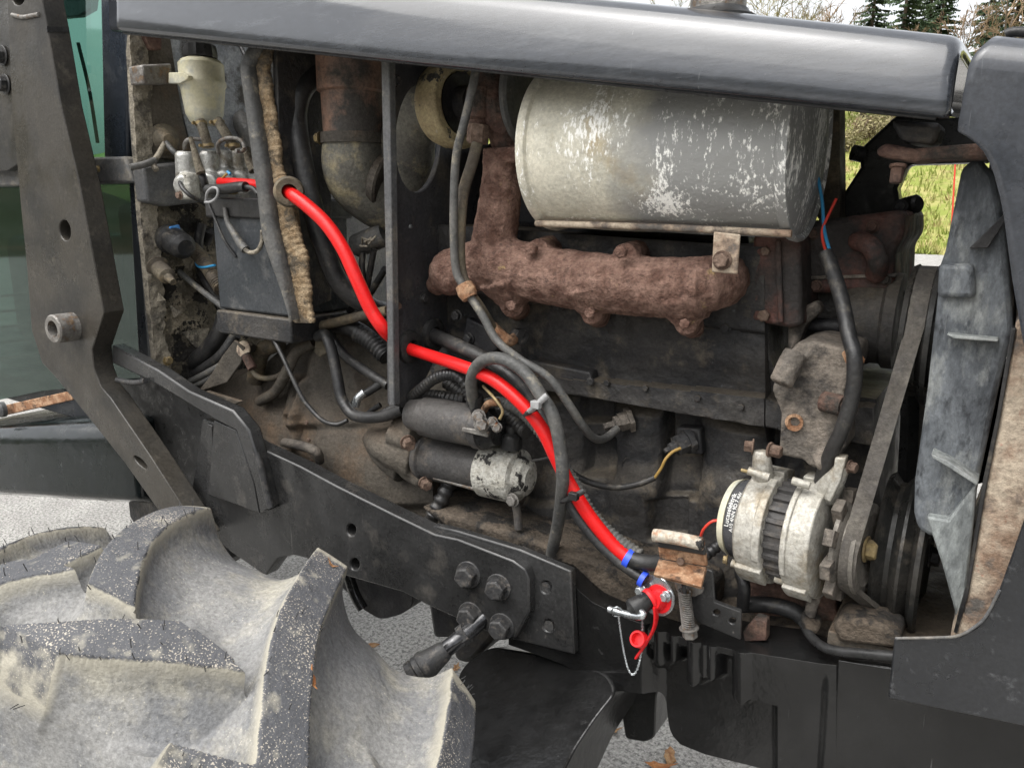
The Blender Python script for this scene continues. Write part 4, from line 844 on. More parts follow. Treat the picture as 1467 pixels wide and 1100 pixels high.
# ---- exhaust manifold: one rough rusty casting
bm = bmesh.new(); MY = 1.075
bt([(690, 372, MY), (770, 392, MY), (850, 404, MY), (950, 412, MY), (1012, 412, MY)], (40, 38))
bt([(985, 412, MY), (1015, 408, MY), (1032, 402, MY+.03), (1036, 398, MY+.09)], (38, 40))
bt([(705, 395, MY), (708, 345, MY), (716, 290, MY), (722, 225, MY)], (35, 27))
bt([(710, 375, MY), (668, 385, MY), (648, 390, MY+.02), (648, 392, MY+.08)], (38, 34))
bt([(648, 375, MY+.02), (634, 405, MY+.02)], (17, 15))
for x, y in ((735, 405), (850, 415), (985, 430)):
    bt([(x-4, y, MY), (x+2, y+34, MY)], (46, 19)); bt([(x-2, y+33, MY-.012), (x+10, y+38, MY+.09)], (17, 19))
for x, y in ((772, 362), (897, 368)): bt([(x-2, y, MY-.018), (x+18, y-5, MY+.07)], (19, 21))
bt([(640, 395, MY+.02), (622, 412, MY+.03)], (20, 14))
b_prism(bm, [P(x, y, MY-.03) for x, y in ((690, 212), (745, 210), (745, 232), (690, 236))], (0, .07, 0))
man = cast('exhaust_manifold', bm, 'rust_iron', voxel=.003, it=3, rough=.004, label='rough rusty brown exhaust manifold')
for x, y in ((764, 356), (892, 361)): bolt((x, y, MY-.036), 9, 'rust_iron', man, d=(.1, -1, 0), h=1.0, washer=False)
for x, y in ((734, 437), (846, 447), (982, 463)): bolt((x, y, MY-.026), 8, 'rust_iron', man, d=(.1, -1, -.1), washer=False)
bolt((636, 392, MY-.004), 8, 'rust_iron', man, washer=False)
# turbine outlet, compressor ring, intake elbow
bm = bmesh.new()
bt([(728, 225, 1.08), (722, 195, 1.08), (716, 165, 1.08)], (18, 27)); bt([(708, 80, 1.09), (706, 120, 1.07), (714, 165, 1.06), (728, 180, 1.08)], (24, 26)); bt([(745, 85, 1.11), (735, 120, 1.09), (730, 175, 1.08)], (20, 20))
cast('turbine_housing', bm, 'rust_dark', voxel=.004, it=5, rough=.002)
lathe('clamp_ring', (752, 140, 1.10), X1, [(0, .075), (.004, .08), (.010, .08), (.014, .075)], 'rubber_grey', n=40)
cr = lathe('compressor_housing', P(648, 150, 1.14)-X1*.012, Vector((1, -.12, 0)), [(-.012, .068), (0, .072), (.010, .076), (.036, .076), (.042, .070), (.042, .055), (.03, .052), (.03, 0)], 'peeled_cream', n=48, bevel=.002)
lathe('compressor_back', P(648, 150, 1.14)+X1*.0195, Vector((1, -.12, 0)), [(0, .0515), (.004, .0515), (.006, .03), (.03, .028)], 'block_black', cr, n=40)
tube('intake_pipe', [(655, 152, 1.15), (625, 150, 1.15), (598, 160, 1.15), (586, 195, 1.16), (584, 235, 1.18), (580, 285, 1.22)], 39, 'air_boot', n=26)
lathe('turbo_centre', (680, 150, 1.15), X1, [(0, .03), (.02, .036), (.05, .036), (.07, .05)], 'block_black', n=24)

# ---- oil pipes in front of the manifold
tube('oil_pipe', [(683, 95, 1.0), (676, 130, .99), (664, 180, .985), (655, 215, .985), (651, 260, .985), (650, 330, .985), (653, 385, .985), (664, 410, .985), (690, 450, .985), (712, 488, .985), (745, 515, .985), (785, 540, .99), (812, 575, 1.0), (835, 610, 1.02), (852, 628, 1.05), (868, 627, 1.09), (884, 614, 1.12)], 6, 'rubber_grey', label='thin grey steel oil pipe')
op = tube('drain_pipe', [(684, 205, 1.02), (676, 235, 1.015), (664, 275, 1.01), (659, 330, 1.0), (660, 385, 1.0), (672, 418, 1.0), (688, 442, 1.01), (704, 468, 1.05)], 8, 'rubber_brown')
lathe('pipe_nut', (686, 178, 1.03), Vector((-.12, 0, -1)), [(0, .016), (.004, .0175), (.026, .0175), (.03, .014)], 'bolt_rust', op, n=6)
lathe('pipe_collar', (685, 155, 1.04), Vector((0, 0, -1)), [(-.03, .018), (0, .022), (.014, .022), (.018, .016), (.03, .016)], 'rust_dark', op, n=20)
lathe('pipe_clip', (664, 408, .985), Vector((.4, 0, -.6)), [(0, .014), (.012, .016), (.024, .013)], 'rust_light', op, n=12)

# ---- muffler
rm = .122; c0 = P(744, 214, 1.005); c0 = Vector((c0.x, 1.12, P(744, 214, 1.12).z-.004)); ml = P(1128, 235, 1.005).x-c0.x
muf = lathe('muffler', c0, Vector((1, 0, -.015)), [(.012, rm*.6), (.010, rm*.93), (.006, rm*.97), (0, rm*1.0), (-.001, rm*1.03), (.006, rm*1.04), (.012, rm*1.025), (.015, rm*.985), (.022, rm*.985), (.028, rm)]+[(.03+(ml-.06)*i/12, rm*(1-.004*math.sin(i*1.3))) for i in range(1, 13)]+[(ml-.016, rm*.99), (ml-.012, rm*1.025), (ml-.004, rm*1.04), (ml, rm*1.03), (ml+.001, rm*1.0), (ml-.004, rm*.96), (ml-.002, rm*.9), (ml+.006, rm*.5), (ml+.006, 0)], 'muffler_metal', n=84, smooth=40, sy=1.0)
sl = [P(768, 320, 1.05), P(950, 326, 1.05), P(1134, 335, 1.05)]
tube('muffler_seam', sl, 5, 'rust_pale', muf, n=8)
mb = plate('muffler_bracket', [(1022, 332), (1060, 336), (1056, 393), (1019, 390)], 1.0, .005, 'rust_pale', muf); bolt((1035, 373, .999), 11, 'bolt_rust', muf)

# ---- air cleaner and its boot
a0 = P(504, 60, 1.12); k = m_(1, a0); zc = lambda y: P(504, y, 1.12).z
ac = lathe('air_cleaner', Vector((a0.x, a0.y, zc(195))), Z1, [(0, k*46), (zc(135)-zc(195), k*47), (zc(132)-zc(195), k*52), (zc(40)-zc(195), k*52)], 'air_brown', n=40)
lathe('clamp_band', Vector((a0.x, a0.y, zc(207))), Z1, [(0, k*48), (0, k*50), (zc(192)-zc(207), k*50), (zc(192)-zc(207), k*48)], 'housing_dust', ac, n=40); bolt((458, 198, 1.08), 7, 'bolt_brass', ac, d=(-1, -.4, 0))
bm = bmesh.new(); q = [Vector((a0.x, a0.y, zc(200))), P(506, 235, 1.12), P(516, 262, 1.14), P(545, 285, 1.18), P(575, 300, 1.22)]; b_tube(bm, spline(q, .01), k*46, 30); finish(bm, 'air_boot', 'air_boot', ac, smooth=60)
lathe('boot_clamp', P(541, 255, 1.15), Vector((1, .35, -.35)), [(0, .05), (.004, .054), (.016, .054), (.02, .05)], 'housing_dust', ac, n=30)
plate('hood_bracket', [(402, 58), (452, 62), (452, 84), (402, 82)], 1.2, .06, 'rubber_brown', bevel=.003); bolt((423, 92, 1.2), 5, 'bolt_brass', d=(0, 0, -1))
tube('breather_hose', [(470, 108, 1.14), (450, 112, 1.10), (432, 132, 1.07), (425, 165, 1.06), (430, 215, 1.05), (444, 280, 1.05), (462, 350, 1.06), (488, 408, 1.08), (530, 440, 1.12), (548, 446, 1.15)], 15, 'rubber', n=20)
tube('loom_tube', [(512, 352, 1.16), (530, 345, 1.16), (552, 335, 1.17)], 17, 'rubber_grey'); bm = bmesh.new()
for i in range(5):
    a = P(516+3*i, 352-3*(i % 3), 1.13); b_tube(bm, [a, a+Vector((.01, -.01, .012*(i % 2))), a+Vector((.026, -.006, .004*i))], .0022, 6)
finish(bm, 'cut_wires', 'foam_edge')
for pts in (((520, 362, 1.14), (519, 385, 1.14), (522, 420, 1.15)), ((536, 358, 1.14), (530, 390, 1.15), (524, 425, 1.16)), ((552, 385, 1.13), (540, 405, 1.14), (526, 425, 1.15), (500, 445, 1.16))): tube('loom_wire', pts, 5, 'rubber')

# ---- bulkhead across the bay
XB = P(556, 300, 1.0).x
bul = xplate('bulkhead', [(556, 62), (700, 74), (700, 335), (650, 345), (644, 486), (628, 505), (604, 556), (580, 584), (562, 580)], XB, .012, 'bulk_paint', holes=[ell(600, 198, 33, 78, 28, .05)])
plate('bulkhead_edge', [(545, 62), (557, 62), (565, 581), (557, 582)], P(556, 300, 1.0).y-.012, .016, 'plate_grey', bul, bevel=.002)
for x, y, r, mt in ((569, 438, 5, 'bolt_rust'), (606, 427, 6, 'bolt_black'), (566, 116, 7, 'bolt_black')): bolt(PX(x, y, XB), r, mt, bul, d=(1, 0, 0))
for x, y in ((588, 325), (569, 538), (564, 575)): lathe('bolt_hole', PX(x, y, XB+.0005), X1, [(0, .0045), (.002, .004), (.002, 0)], 'zinc', bul, n=12)
def grommet(x, y, r):
    p = PX(x, y, XB); k = m_(r, p); lathe('grommet', p, X1, [(0, k*1.2), (.008, k*1.15), (.012, k*.9), (.012, k*.55), (0, k*.5)], 'rubber', bul, n=26)
grommet(585, 497, 20); grommet(619, 478, 19)

# ---- cables
g1, g2 = PX(585, 499, XB+.006), PX(620, 480, XB+.006)
tube('red_cable', [(398, 268, 1.03), (414, 276, .99), (440, 295, .985), (468, 322, .985), (492, 358, .985), (512, 402, .985), (532, 445, .99), (552, 474, 1.0), PX(567, 487, XB-.03)], 10, 'red_cable', n=20, label='thick bright red battery cable above the bulkhead')
tube('red_cable', [PX(578, 494, XB-.02), g1, (618, 510, 1.03), (660, 524, 1.0), (705, 543, .985), (745, 576, .98), (775, 612, .98), (795, 652, .98), (815, 692, .98), (845, 740, .985), (878, 780, .99), (902, 801, .99)], 10, 'red_cable', n=20, label='thick bright red battery cable running along the engine block')
tube('black_cable', [PX(608, 474, XB-.02), g2, (655, 495, 1.05), (700, 517, 1.03), (740, 546, 1.02), (768, 580, 1.01), (788, 620, 1.0), (800, 655, .995), (808, 695, .99), (825, 735, .985), (858, 778, .985), (893, 810, .985), (925, 832, .985)], 11, 'rubber', taper=(1.15, .62), n=18)
tube('starter_cable', [(683, 588, 1.02), (676, 562, 1.0), (677, 536, .985), (692, 517, .975), (718, 514, .97), (750, 532, .97), (776, 568, .965), (793, 598, .962), (803, 645, .962), (806, 690, .965), (801, 740, 1.0), (792, 785, 1.04), (788, 800, 1.05)], 9.5, 'rubber_grey', n=16)
tube('cable_boot', [(681, 566, 1.01), (684, 585, 1.02), (688, 602, 1.03)], 11, 'cap_black')
tube('corrugated_hose', [(545, 596, 1.06), (575, 580, 1.05), (600, 560, 1.04), (625, 541, 1.03), (652, 537, 1.02), (668, 552, 1.02), (677, 580, 1.03)], 8.5, 'rubber', corr=.008)
tube('corrugated_hose', [(604, 566, 1.09), (640, 570, 1.08), (668, 574, 1.08)], 10, 'rubber', corr=.009)
tube('corrugated_hose', [(640, 548, 1.10), (680, 575, 1.09), (720, 590, 1.08), (755, 620, 1.05)], 10, 'rubber', corr=.009)
tube('corrugated_hose', [(690, 580, 1.05), (715, 576, 1.03), (745, 588, 1.02), (775, 620, 1.01), (800, 655, 1.01), (825, 695, 1.0), (850, 738, 1.0), (885, 772, 1.0), (918, 795, 1.0)], 9, 'rubber_grey', corr=.0075)
tube('copper_lead', [(692, 553, 1.0), (708, 570, .985), (720, 588, .985), (716, 600, .985)], 2.2, 'bolt_brass')
tube('red_boot', [(693, 588, 1.02), (700, 578, 1.01), (714, 576, 1.01)], 5.5, 'rust_light')
def tie(pts, mat, head=None, rpx=4, name='cable_tie'):
    t = tube(name, pts, rpx, mat, n=6)
    if head: p = P(*head); k = m_(1, p); box('tie_head', p-Vector((7, 5, 5))*k, p+Vector((7, 5, 6))*k, mat, t, bevel=.001)
tie([(758, 590, .966), (766, 583, .95), (776, 573, .948), (784, 566, .952)], 'tie_grey', (768, 580, .945), 4.5)
tie([(752, 594, .975), (760, 589, .962), (768, 585, .962)], 'cap_black', None, 4)
tie([(803, 718, .975), (815, 715, .962), (828, 708, .96), (836, 703, .965)], 'cap_black', (822, 711, .955), 4.5)
def band(p, d, rpx, mat='blue_tie', w=.7):
    p = V3(p); r = m_(rpx, p); return lathe('cable_tie', p, Vector(d), [(-r*w/2, r*.95), (-r*w/2, r*1.12), (r*w/2, r*1.12), (r*w/2, r*.95)], mat, n=24)
band((901, 800, .99), P(915, 806, .99)-P(890, 790, .99), 12.5); band((921, 829, .985), P(930, 835, .985)-P(910, 822, .985), 10.5)
tube('cable_sleeve', [(900, 799, .99), (920, 805, .99), (942, 806, 1.0), (970, 800, 1.02)], 12, 'rubber')

# ---- looms and hoses in the dark corner under the battery
for pts, r, mt in (((( 248, 530, 1.13), (275, 520, 1.12), (300, 500, 1.12), (318, 472, 1.13), (326, 440, 1.15)), 13, 'rubber'),
                   (((262, 545, 1.12), (292, 528, 1.11), (318, 508, 1.11), (338, 480, 1.13)), 8, 'rubber'), (((262, 552, 1.10), (290, 538, 1.09), (316, 524, 1.09)), 5, 'rubber_grey'), (((268, 556, 1.10), (296, 545, 1.09), (320, 528, 1.09)), 4, 'rubber_grey'),
                   (((289, 320, 1.16), (284, 350, 1.15), (286, 380, 1.15), (300, 410, 1.14), (320, 440, 1.13), (338, 470, 1.12)), 7, 'rubber'), (((300, 330, 1.18), (292, 355, 1.18), (300, 400, 1.17), (318, 440, 1.16)), 9, 'rubber'),
                   (((252, 385, 1.10), (275, 405, 1.09), (300, 425, 1.08), (330, 448, 1.08)), 4.2, 'rubber_grey'), (((322, 432, 1.07), (332, 456, 1.06), (336, 475, 1.06)), 5, 'rubber_grey'),
                   (((388, 478, 1.03), (402, 505, 1.02), (416, 535, 1.015), (432, 568, 1.01), (442, 582, 1.01), (462, 602, 1.01), (482, 608, 1.02), (498, 602, 1.03)), 3.2, 'rubber'),
                   (((455, 482, 1.08), (466, 480, 1.07), (476, 505, 1.06), (484, 545, 1.05), (490, 572, 1.045), (508, 595, 1.04), (545, 597, 1.04), (578, 586, 1.04)), 8, 'rubber'),
                   (((470, 478, 1.1), (490, 505, 1.10), (510, 522, 1.10), (540, 542, 1.10), (556, 552, 1.1)), 7, 'rubber'), (((470, 462, 1.13), (505, 470, 1.12), (535, 490, 1.12), (556, 512, 1.12)), 13, 'rubber'),
                   (((372, 575, 1.13), (395, 560, 1.12), (412, 530, 1.11), (425, 505, 1.12), (450, 490, 1.13)), 8, 'housing_dust'), (((365, 545, 1.14), (375, 505, 1.13), (400, 490, 1.13)), 12, 'rubber_brown'),
                   (((356, 518, 1.10), (362, 532, 1.10), (374, 541, 1.10), (395, 540, 1.11), (415, 528, 1.12)), 4, 'rubber_brown'),
                   (((340, 500, 1.12), (352, 495, 1.10), (362, 500, 1.10)), 7, 'housing_dust'), (((548, 548, 1.10), (530, 560, 1.09), (515, 568, 1.08), (507, 580, 1.07)), 6, 'cap_black'),
                   (((556, 445, 1.10), (520, 452, 1.10), (480, 462, 1.10), (455, 468, 1.10)), 7, 'rubber_brown'), (((545, 580, 1.12), (530, 590, 1.11), (522, 600, 1.10)), 4, 'rubber')):
    tube('loom_hose', pts, r, mt)
tube('corrugated_hose', [(513, 478, 1.11), (530, 488, 1.11), (552, 510, 1.11)], 13, 'rubber', corr=.009)
tube('foil_wrap', [(509, 582, 1.068), (513, 570, 1.072), (522, 562, 1.08)], 6, 'zinc')
gr = plate('pedal_link', [(330, 440), (345, 432), (365, 440), (378, 462), (368, 475), (342, 480), (330, 470)], 1.08, .03, 'rust_dark', bevel=.006)
bolt((346, 452, 1.078), 6, 'bolt_brass', gr, d=(.3, -1, .2), h=2.2)
plate('bent_plate', [(336, 487), (350, 498), (345, 520), (325, 548), (282, 562), (300, 540), (318, 510)], 1.07, .006, 'housing_dust')
tube('linkage_rod', [(352, 508, 1.07), (358, 520, 1.07), (362, 528, 1.07)], 7, 'rust_dark'); 
lathe('link_washer', (350, 500, 1.075), (.2, -1, .3), [(0, .018), (.004, .018)], 'rust_pale', n=20)
plate('drop_tab', [(452, 472), (470, 476), (470, 505), (458, 512), (450, 505)], 1.09, .006, 'rubber_brown')
plate('flat_bracket', [(295, 560), (345, 575), (320, 590), (290, 575)], 1.06, .01, 'housing_dust')
# connector with blue tape and its ribbed conduit, throttle end
cn = lathe('loom_connector', PX(240, 340, XF+.02), Vector((.72, -.1, -.18)), [(0, .03), (.012, .034), (.02, .034), (.024, .028), (.05, .03), (.075, .028), (.085, .018)], 'rubber', n=24)
xplate('blue_tag', [(243, 325), (257, 322), (260, 332), (245, 337)], XF+.05, .02, 'blue_tape', cn)
tube('ribbed_conduit', [(272, 352, 1.14), (290, 372, 1.12), (306, 395, 1.10), (318, 415, 1.09)], 11, 'rubber_brown', corr=.007)
tube('blue_wire', [(280, 374, 1.12), (283, 381, 1.10), (292, 383, 1.09), (308, 380, 1.08)], 1.7, 'blue_wire')
lathe('throttle_end', PX(223, 380, XF+.012), Vector((.9, -.15, -.35)), [(0, .022), (.012, .026), (.016, .018), (.03, .02), (.06, .018), (.065, .01), (.09, .007)], 'rubber_brown', n=20)
plate('throttle_tab', [(252, 378), (275, 374), (272, 388), (258, 392)], 1.12, .004, 'foam_edge')

# ---- starter motor
A, B = P(612, 655, 1.08), P(750, 683, 1.08); d = B-A; k = m_(1, A); L = d.length
st = lathe('starter_motor', A, d, [(-.012, k*24), (-.01, k*31), (0, k*34), (L*.02, k*34), (L*.04, k*31), (L*.62, k*31), (L*.63, k*30)], 'starter_dark', n=44, label='dark starter motor with peeled silver end cap')
lathe('end_cap', A+d*.62, d, [(0, k*34), (.004, k*37), (L*.30, k*37), (L*.34, k*35), (L*.36, k*28), (L*.42, k*24), (L*.44, k*16), (L*.45, k*15), (L*.455, 0)], 'peeled_alu', st, n=44)
A2, B2 = P(588, 592, 1.04), P(690, 612, 1.04); d2 = B2-A2; L2 = d2.length; k2 = m_(1, A2)
sol = lathe('solenoid', A2, d2, [(0, k2*18), (.004, k2*22), (L2*.2, k2*25), (L2*.22, k2*28), (L2*.36, k2*28), (L2*.38, k2*29), (L2*.95, k2*28), (L2*.97, k2*30), (L2*1.06, k2*30)], 'starter_dark', st, n=36)
lathe('solenoid_cap', A2+d2*1.04, d2, [(0, k2*28), (.01, k2*28), (.02, k2*22), (.03, k2*20)], 'cap_black', st, n=28)
for x, y, r in ((686, 596, 8), (690, 608, 9), (706, 604, 6), (712, 612, 6)): bolt((x, y, .995), r, 'steel_dull', st, d=(.5, -.8, .2), h=1.3)
plate('terminal_bar', [(662, 612), (700, 618), (698, 627), (660, 618)], .995, .006, 'steel_dull', st)
lathe('brush_stud', (733, 626, 1.06), Z1, [(-.02, .018), (.0, .018), (.004, .016), (.008, .010), (.02, .010), (.022, .006)], 'cap_black', st, n=18)
tube('copper_contact', [(709, 606, .99), (712, 614, .99)], 4, 'copper', st)
bm = bmesh.new(); bt([(540, 628, 1.09), (560, 640, 1.07), (600, 655, 1.08)], (22, 33)); bt([(530, 622, 1.10), (548, 650, 1.09), (580, 672, 1.09)], (14, 22)); bt([(560, 622, 1.05), (585, 633, 1.05)], (15, 13)); bt([(585, 672, 1.07), (606, 690, 1.06)], (16, 11)); bt([(575, 610, 1.08), (605, 618, 1.07)], (22, 24))
cast('drive_housing', bm, 'housing_dust', st, voxel=.004, it=4)
bolt((584, 633, 1.03), 9, 'bolt_rust', st, d=(.8, -.6, -.1), h=1.2); bolt((609, 691, 1.05), 8, 'bolt_rust', st, d=(.8, -.6, -.1), h=1.2)
tube('through_bolt', [(622, 684, 1.05), (680, 700, 1.05), (724, 713, 1.05)], 3, 'steel_dull', st)
bolt((735, 716, 1.04), 8, 'steel_dull', st); tube('support_lever', [(737, 716, 1.05), (741, 735, 1.05), (743, 757, 1.05)], 6, 'starter_dark', st)
tube('brush_wire', [(762, 660, 1.03), (774, 658, 1.02), (788, 655, 1.01)], 2, 'rubber')

# ---- alternator
A, B = P(1062, 742, 1.09), P(1236, 785, 1.066); ax = (B-A).normalized(); k = m_(1, P(1140, 760, 1.09))
def along(px): return (P(px, 742+(px-1062)*.247, 1.09)-A).length*(1 if px >= 1062 else -1)
alt = lathe('alternator', A, ax, [(along(1080), k*62), (along(1082), k*74), (along(1086), k*78), (along(1122), k*81), (along(1124), k*78), (along(1124), k*70)], 'alu', n=56, bevel=.0015, label='dusty pale aluminium alternator')
lathe('stator_core', A, ax, [(along(1118), k*60), (along(1118), k*71), (along(1156), k*71), (along(1156), k*60)], 'starter_dark', alt, n=312, smooth=25, wob=lambda t, a: 1+.035*(1 if math.cos(a*26) > .1 else -1))
lathe('drive_shield', A, ax, [(along(1152), k*70), (along(1152), k*80), (along(1154), k*83), (along(1180), k*84), (along(1192), k*82), (along(1194), k*74), (along(1196), k*50)], 'alu', alt, n=56, bevel=.0015)
for px0, px1, a0, a1, rr in ((1086, 1124, 62, 92, 86), (1086, 1124, -78, -52, 86), (1154, 1188, 58, 84, 89), (1154, 1188, -84, -60, 89), (1112, 1124, -40, 50, 84), (1154, 1162, -45, 52, 87)):
    toc = CAM-A; toc = (toc-ax*toc.dot(ax)).normalized(); sd_ = ax.cross(toc).normalized(); sd_ = sd_ if sd_.z > 0 else -sd_; bm = bmesh.new(); pr = []
    for q in range(9):
        an = rad(a0+(a1-a0)*q/8); pr.append(toc*math.cos(an)+sd_*math.sin(an))
    loop = [A+ax*along(px0)+v_*k*rr for v_ in pr]+[A+ax*along(px0)+v_*k*74 for v_ in reversed(pr)]; b_prism(bm, loop, ax*(along(px1)-along(px0))); finish(bm, 'flange_pad', 'alu', alt, bevel=.0015)
rc = lathe('rear_cover', A, ax, [(along(1052), k*46), (along(1054), k*52), (along(1060), k*56), (along(1062), k*58), (along(1084), k*60), (along(1084), k*40)], 'label_grey', alt, n=56)
lathe('cover_rim', A, ax, [(along(1050), k*50), (along(1050), k*55), (along(1060), k*59), (along(1060), k*52)], 'reservoir', alt, n=56)
for a in range(10):
    an = a*2*math.pi/10+.2; u, v = frame_of(ax); c = A+ax*along(1208)+(u*math.cos(an)+v*math.sin(an))*k*62
    t1 = (-u*math.sin(an)+v*math.cos(an)); rr = (u*math.cos(an)+v*math.sin(an)); bm = bmesh.new()
    b_prism(bm, [c-rr*k*18-t1*k*11, c+rr*k*15-t1*k*11, c+rr*k*15+t1*k*11, c-rr*k*18+t1*k*11], ax*k*13); b_prism(bm, [c-rr*k*18-t1*k*11, c-rr*k*18+t1*k*11, c-rr*k*22+t1*k*11, c-rr*k*22-t1*k*11], ax*k*14)
    finish(bm, 'fan_blade', 'cast_grey', alt, bevel=.001)
lathe('fan_disc', A, ax, [(along(1218), 0), (along(1218), k*46), (along(1221), k*46), (along(1221), 0)], 'cast_grey', alt, n=40)
pu = [(along(1214), k*20), (along(1214), k*62), (along(1220), k*62), (along(1226), k*52), (along(1236), k*52), (along(1242), k*62), (along(1248), k*62), (along(1250), k*50), (along(1247), k*46), (along(1244), k*20), (along(1244), 0)]
lathe('pulley', A, ax, pu, 'pulley_grey', alt, n=48)
bolt(A+ax*along(1245), 15, 'bolt_brass', alt, d=ax, h=.8)
# mounting ears, through bolts
bm = bmesh.new(); bt([(1093, 690, 1.07), (1092, 665, 1.06), (1091, 645, 1.06)], (16, 12)); cast('mounting_ear', bm, 'alu', alt, voxel=.003, it=3)
bm = bmesh.new(); bt([(1180, 710, 1.06), (1195, 685, 1.05), (1207, 665, 1.05)], (20, 12)); cast('mounting_ear', bm, 'alu', alt, voxel=.003, it=3)
bolt((1080, 640, 1.06), 9, 'bolt_rust', alt, d=(-1, -.2, 0), h=1); bolt((1102, 644, 1.06), 9, 'bolt_rust', alt, d=(1, -.2, 0), h=1.4); bolt((1216, 668, 1.05), 8, 'bolt_rust', alt, d=(1, -.3, 0), h=1)
plate('ear_bracket', [(1196, 655), (1212, 656), (1204, 690), (1190, 720), (1180, 715), (1192, 685)], 1.03, .02, 'alu', alt)
for x0, y0, x1, y1 in ((1048, 806, 1090, 822), (1072, 674, 1102, 684), (1135, 688, 1160, 696), (1110, 828, 1140, 838)):
    tube('through_bolt', [(x0, y0, 1.03), (x1, y1, 1.03)], 6, 'alu', alt)
bolt((1042, 802, 1.03), 6, 'bolt_brass', alt, d=(-1, -.2, 0)); tube('terminal_pin', [(1073, 676, 1.03), (1062, 673, 1.03)], 2.5, 'bolt_brass', alt)
tube('tension_lug', [(1170, 850, 1.06), (1164, 865, 1.05), (1160, 880, 1.05)], 8, 'cast_grey', alt)
# printed lines on the rear cover
u, v = frame_of(ax)
def cover_text(body, px, off, size):
    cu = bpy.data.curves.new('print', 'FONT'); cu.body = body; cu.size = size; cu.align_x = 'CENTER'; cu.extrude = .0002
    dg = bpy.data.objects.new('tmp', cu); col.objects.link(dg); bpy.context.view_layer.update()
    me = bpy.data.meshes.new_from_object(dg.evaluated_get(bpy.context.evaluated_depsgraph_get())); bpy.data.objects.remove(dg)
    R0 = k*59.6; base = along(px)
    toc = (CAM-(A+ax*base)); toc = (toc-ax*toc.dot(ax)).normalized(); a0 = rad(off)
    side = ax.cross(toc).normalized()                                        # text runs up round the cover
    if side.z < 0: side = -side
    sgn = 1 if side.cross(toc).dot(ax) < 0 else -1
    for w in me.vertices:
        an = w.co.x/R0+a0; w.co = A+ax*(base-sgn*w.co.y*0-w.co.y)+(toc*math.cos(an)+side*math.sin(an))*(R0+.0004+w.co.z)
    put('printed_text', me, 'print_white', alt)
cover_text('Lucaselektrik', 1069, 8, .0095); cover_text('A10 4NN 9D 7 4W', 1075.5, 7, .0075)

# ---- alternator bracket, big lead, wires
bm = bmesh.new()
b_prism(bm, [P(x, y, 1.06) for x, y in ((1140, 492), (1165, 488), (1222, 502), (1224, 520), (1210, 560), (1212, 640), (1196, 664), (1166, 672), (1150, 660), (1116, 652), (1118, 590), (1106, 560), (1112, 530))], (0, .12, 0))
bt([(1140, 505, 1.05), (1118, 550, 1.03)], (18, 17)); bt([(1160, 500, 1.07), (1218, 515, 1.07)], (14, 11)); bt([(1170, 665, 1.05), (1200, 655, 1.05)], (14, 12))
ab = cast('alternator_bracket', bm, 'cast_grey', voxel=.004, it=4, rough=.002)
lathe('bracket_bore', (1138, 605, 1.055), (0, -1, 0), [(-.01, .010), (.002, .012), (.002, .008), (-.006, .006), (-.006, 0)], 'rust_light', ab, n=20)
lathe('bracket_stud', (1180, 575, 1.06), Vector((1, -.4, 0)), [(0, .014), (.03, .014), (.03, .010), (.045, .010)], 'rust_dark', ab, n=20)
tube('lead_clip', [(1214, 505, 1.05), (1222, 520, 1.04), (1232, 514, 1.05)], 8, 'rust_light', ab)
tube('engine_loom', [(1183, 362, 1.10), (1192, 385, 1.09), (1206, 430, 1.07), (1216, 480, 1.045), (1224, 512, 1.03), (1222, 560, 1.03), (1208, 610, 1.03), (1190, 650, 1.04), (1176, 690, 1.06)], 11, 'rubber', n=16)
tube('red_wire', [(1198, 285, 1.15), (1186, 310, 1.14), (1178, 330, 1.13), (1180, 350, 1.12), (1186, 366, 1.10)], 2, 'red_wire'); tube('blue_wire', [(1172, 255, 1.16), (1178, 290, 1.15), (1181, 330, 1.13), (1190, 364, 1.10)], 2.4, 'blue_wire')
tube('red_wire', [(1002, 775, 1.05), (1008, 758, 1.04), (1022, 746, 1.04), (1036, 750, 1.05), (1040, 768, 1.07)], 2, 'red_wire')
tube('alternator_lead', [(1000, 800, 1.05), (1015, 792, 1.05), (1032, 778, 1.06), (1050, 770, 1.08)], 9, 'rubber', corr=.008)
tube('lower_hose', [(1060, 818, 1.06), (1066, 840, 1.05), (1064, 870, 1.06)], 9, 'rubber'); tube('lower_hose', [(1064, 866, 1.08), (1100, 866, 1.08), (1135, 874, 1.08), (1150, 885, 1.08)], 12, 'rubber')
tube('lower_hose', [(1150, 892, 1.05), (1165, 915, 1.02), (1190, 930, 1.0), (1240, 936, .99), (1285, 940, .985)], 7, 'cap_black')
plate('hose_elbow', [(1145, 880), (1175, 905), (1160, 915), (1148, 905)], 1.03, .04, 'sump_dirt', bevel=.01)

